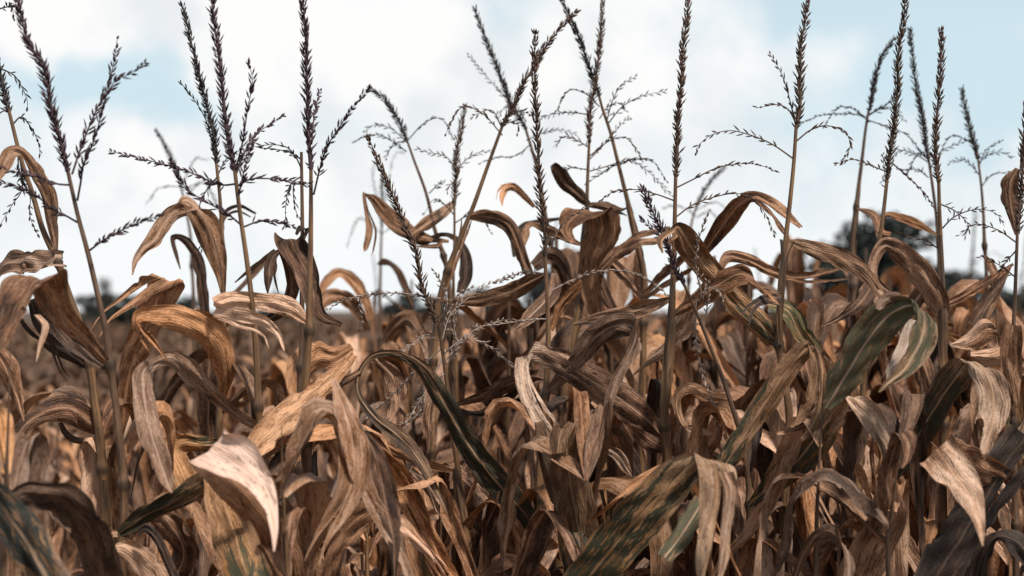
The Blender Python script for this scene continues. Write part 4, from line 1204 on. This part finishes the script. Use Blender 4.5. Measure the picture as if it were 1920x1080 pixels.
# ------------------------------------------------------------------ ground
mb = MB()
n = 40
xs = np.sinh(np.linspace(-5.2, 5.2, n)) * 16
V = np.array([[x, y, 0] for y in xs for x in xs])
F = [(j * n + i, j * n + i + 1, (j + 1) * n + i + 1, (j + 1) * n + i) for j in range(n - 1) for i in range(n - 1)]
mb.add(V, F, V[:, :2])
g = obj('ground', mb.mesh('ground', M['soil']))
g['kind'] = 'structure'
g['label'] = 'brown soil of the corn field'

# ------------------------------------------------------------------ trees beyond the field


def proto_tree(rng, H, spread, mat, gaps=0.0):
    tr = MB()
    z = np.linspace(0, 1, 10)
    tube(tr, np.stack([.12 * np.sin(z * 4), .1 * np.sin(z * 3 + 1), z * H * .8], -1), H * (.035 - .028 * z), 9)
    blobs = []
    for k in range(15):
        a = rng.uniform(0, 6.28)
        h = H * rng.uniform(.22, .9)
        rr = spread * (1 - abs(h / H - .45) * 1.1) * rng.uniform(.2, .85)
        c = np.array([math.cos(a) * rr, math.sin(a) * rr, h])
        blobs.append((c, H * rng.uniform(.09, .19)))
        tube(tr, np.array([[0, 0, h * .6], c * [.5, .5, .85], c]), [H * .012, H * .008, H * .003], 5)
    cr = MB()
    N_ = 3600
    v, f = [], []
    for i in range(N_):
        c, r = blobs[rng.integers(len(blobs))]
        d = rng.normal(0, 1, 3)
        d /= np.linalg.norm(d)
        p = c + d * r * rng.random() ** .45 * [1.2, 1.2, .85]
        s = H * rng.uniform(.018, .045)
        a = unit(rng.normal(0, 1, 3)) * s
        b = np.cross(a, unit(rng.normal(0, 1, 3)))
        k = len(v)
        v += [p - a, p + b * .7, p + a, p - b * .7]
        f.append((k, k + 1, k + 2, k + 3))
    cr.add(v, f, [(0, 0)] * len(v))
    return tr.mesh('trunk', M['bark']), cr.mesh('crown', M[mat])


tp = [proto_tree(rng, 6.0, 2.3, 'crown'), proto_tree(rng, 6.0, 3.0, 'crown'), proto_tree(rng, 6.0, 1.6, 'crown2')]
# photo x of the crown's middle, photo y of its top, depth, prototype, width factor, label
TREES = [
    (1650, 390, 62, 0, 1.25, 'round dark tree standing highest on the horizon, right of the golden stalk'),
    (1560, 500, 66, 1, 1.1, 'low dark bush at the foot of the highest tree, on its left'),
    (1745, 520, 68, 1, 1.1, 'low dark bush at the foot of the highest tree, on its right'),
    (1800, 500, 69, 1, 1.4, 'wide dark tree between the highest tree and the right edge'),
    (1850, 520, 74, 1, 1.3, 'wide low tree on the horizon near the right edge'),
    (1940, 525, 76, 0, 1.2, 'dark tree on the horizon cut by the right edge'),
    (1075, 462, 64, 0, 1.0, 'dark tree behind the leafy clump in the middle'),
    (1150, 545, 70, 2, 1.0, 'small pointed tree just right of the dark middle tree'),
    (1000, 520, 70, 1, 1.0, 'low tree just left of the dark middle tree'),
    (890, 535, 72, 1, 1.2, 'wide low tree behind the pale drooping tassel branches'),
    (770, 545, 75, 1, 1.2, 'low tree behind the leaning brown tassel'),
    (520, 545, 82, 1, 1.2, 'low bluish tree behind the tall slim tassel'),
    (350, 552, 84, 0, 1.2, 'low tree on the horizon behind the twin purple tassels'),
    (245, 548, 85, 1, 1.2, 'low tree just right of the thin pale tree on the horizon'),
    (200, 520, 86, 2, 0.6, 'thin pointed tree rising from the left end of the tree line'),
    (160, 548, 85, 1, 1.1, 'low dark tree at the left end of the tree line'),
    (1480, 560, 70, 1, 1.3, 'low dark tree just right of the golden stalk'),
    (1690, 478, 65, 0, 1.3, 'dark tree touching the right side of the highest tree'),
    (1600, 440, 63, 1, 0.9, 'dark tree touching the left side of the highest tree'),
    (1040, 500, 66, 1, 0.9, 'dark tree touching the left side of the middle tree'),
    (1110, 500, 67, 1, 0.9, 'dark tree touching the right side of the middle tree'),
    (830, 550, 73, 1, 1.2, 'low tree behind the foot of the slanting stalk'),
    (1430, 575, 86, 1, 1.3, 'low tree far off left of the golden stalk'),
    (1290, 580, 88, 1, 1.3, 'low tree far off behind the short purple tassel'),
]
for x, y, D, k, wf, lab in TREES:
    p = at(x, y, D)
    root = thing('tree', lab, 'tree', (p[0], p[1], 0), 'trees along the far edge of the field')
    s = p[2] / 6.0
    root.scale = (s * wf, s * wf, s)
    root.rotation_euler = (0, 0, rng.uniform(0, 6.28))
    obj('trunk', tp[k][0], root)
    obj('crown', tp[k][1], root)
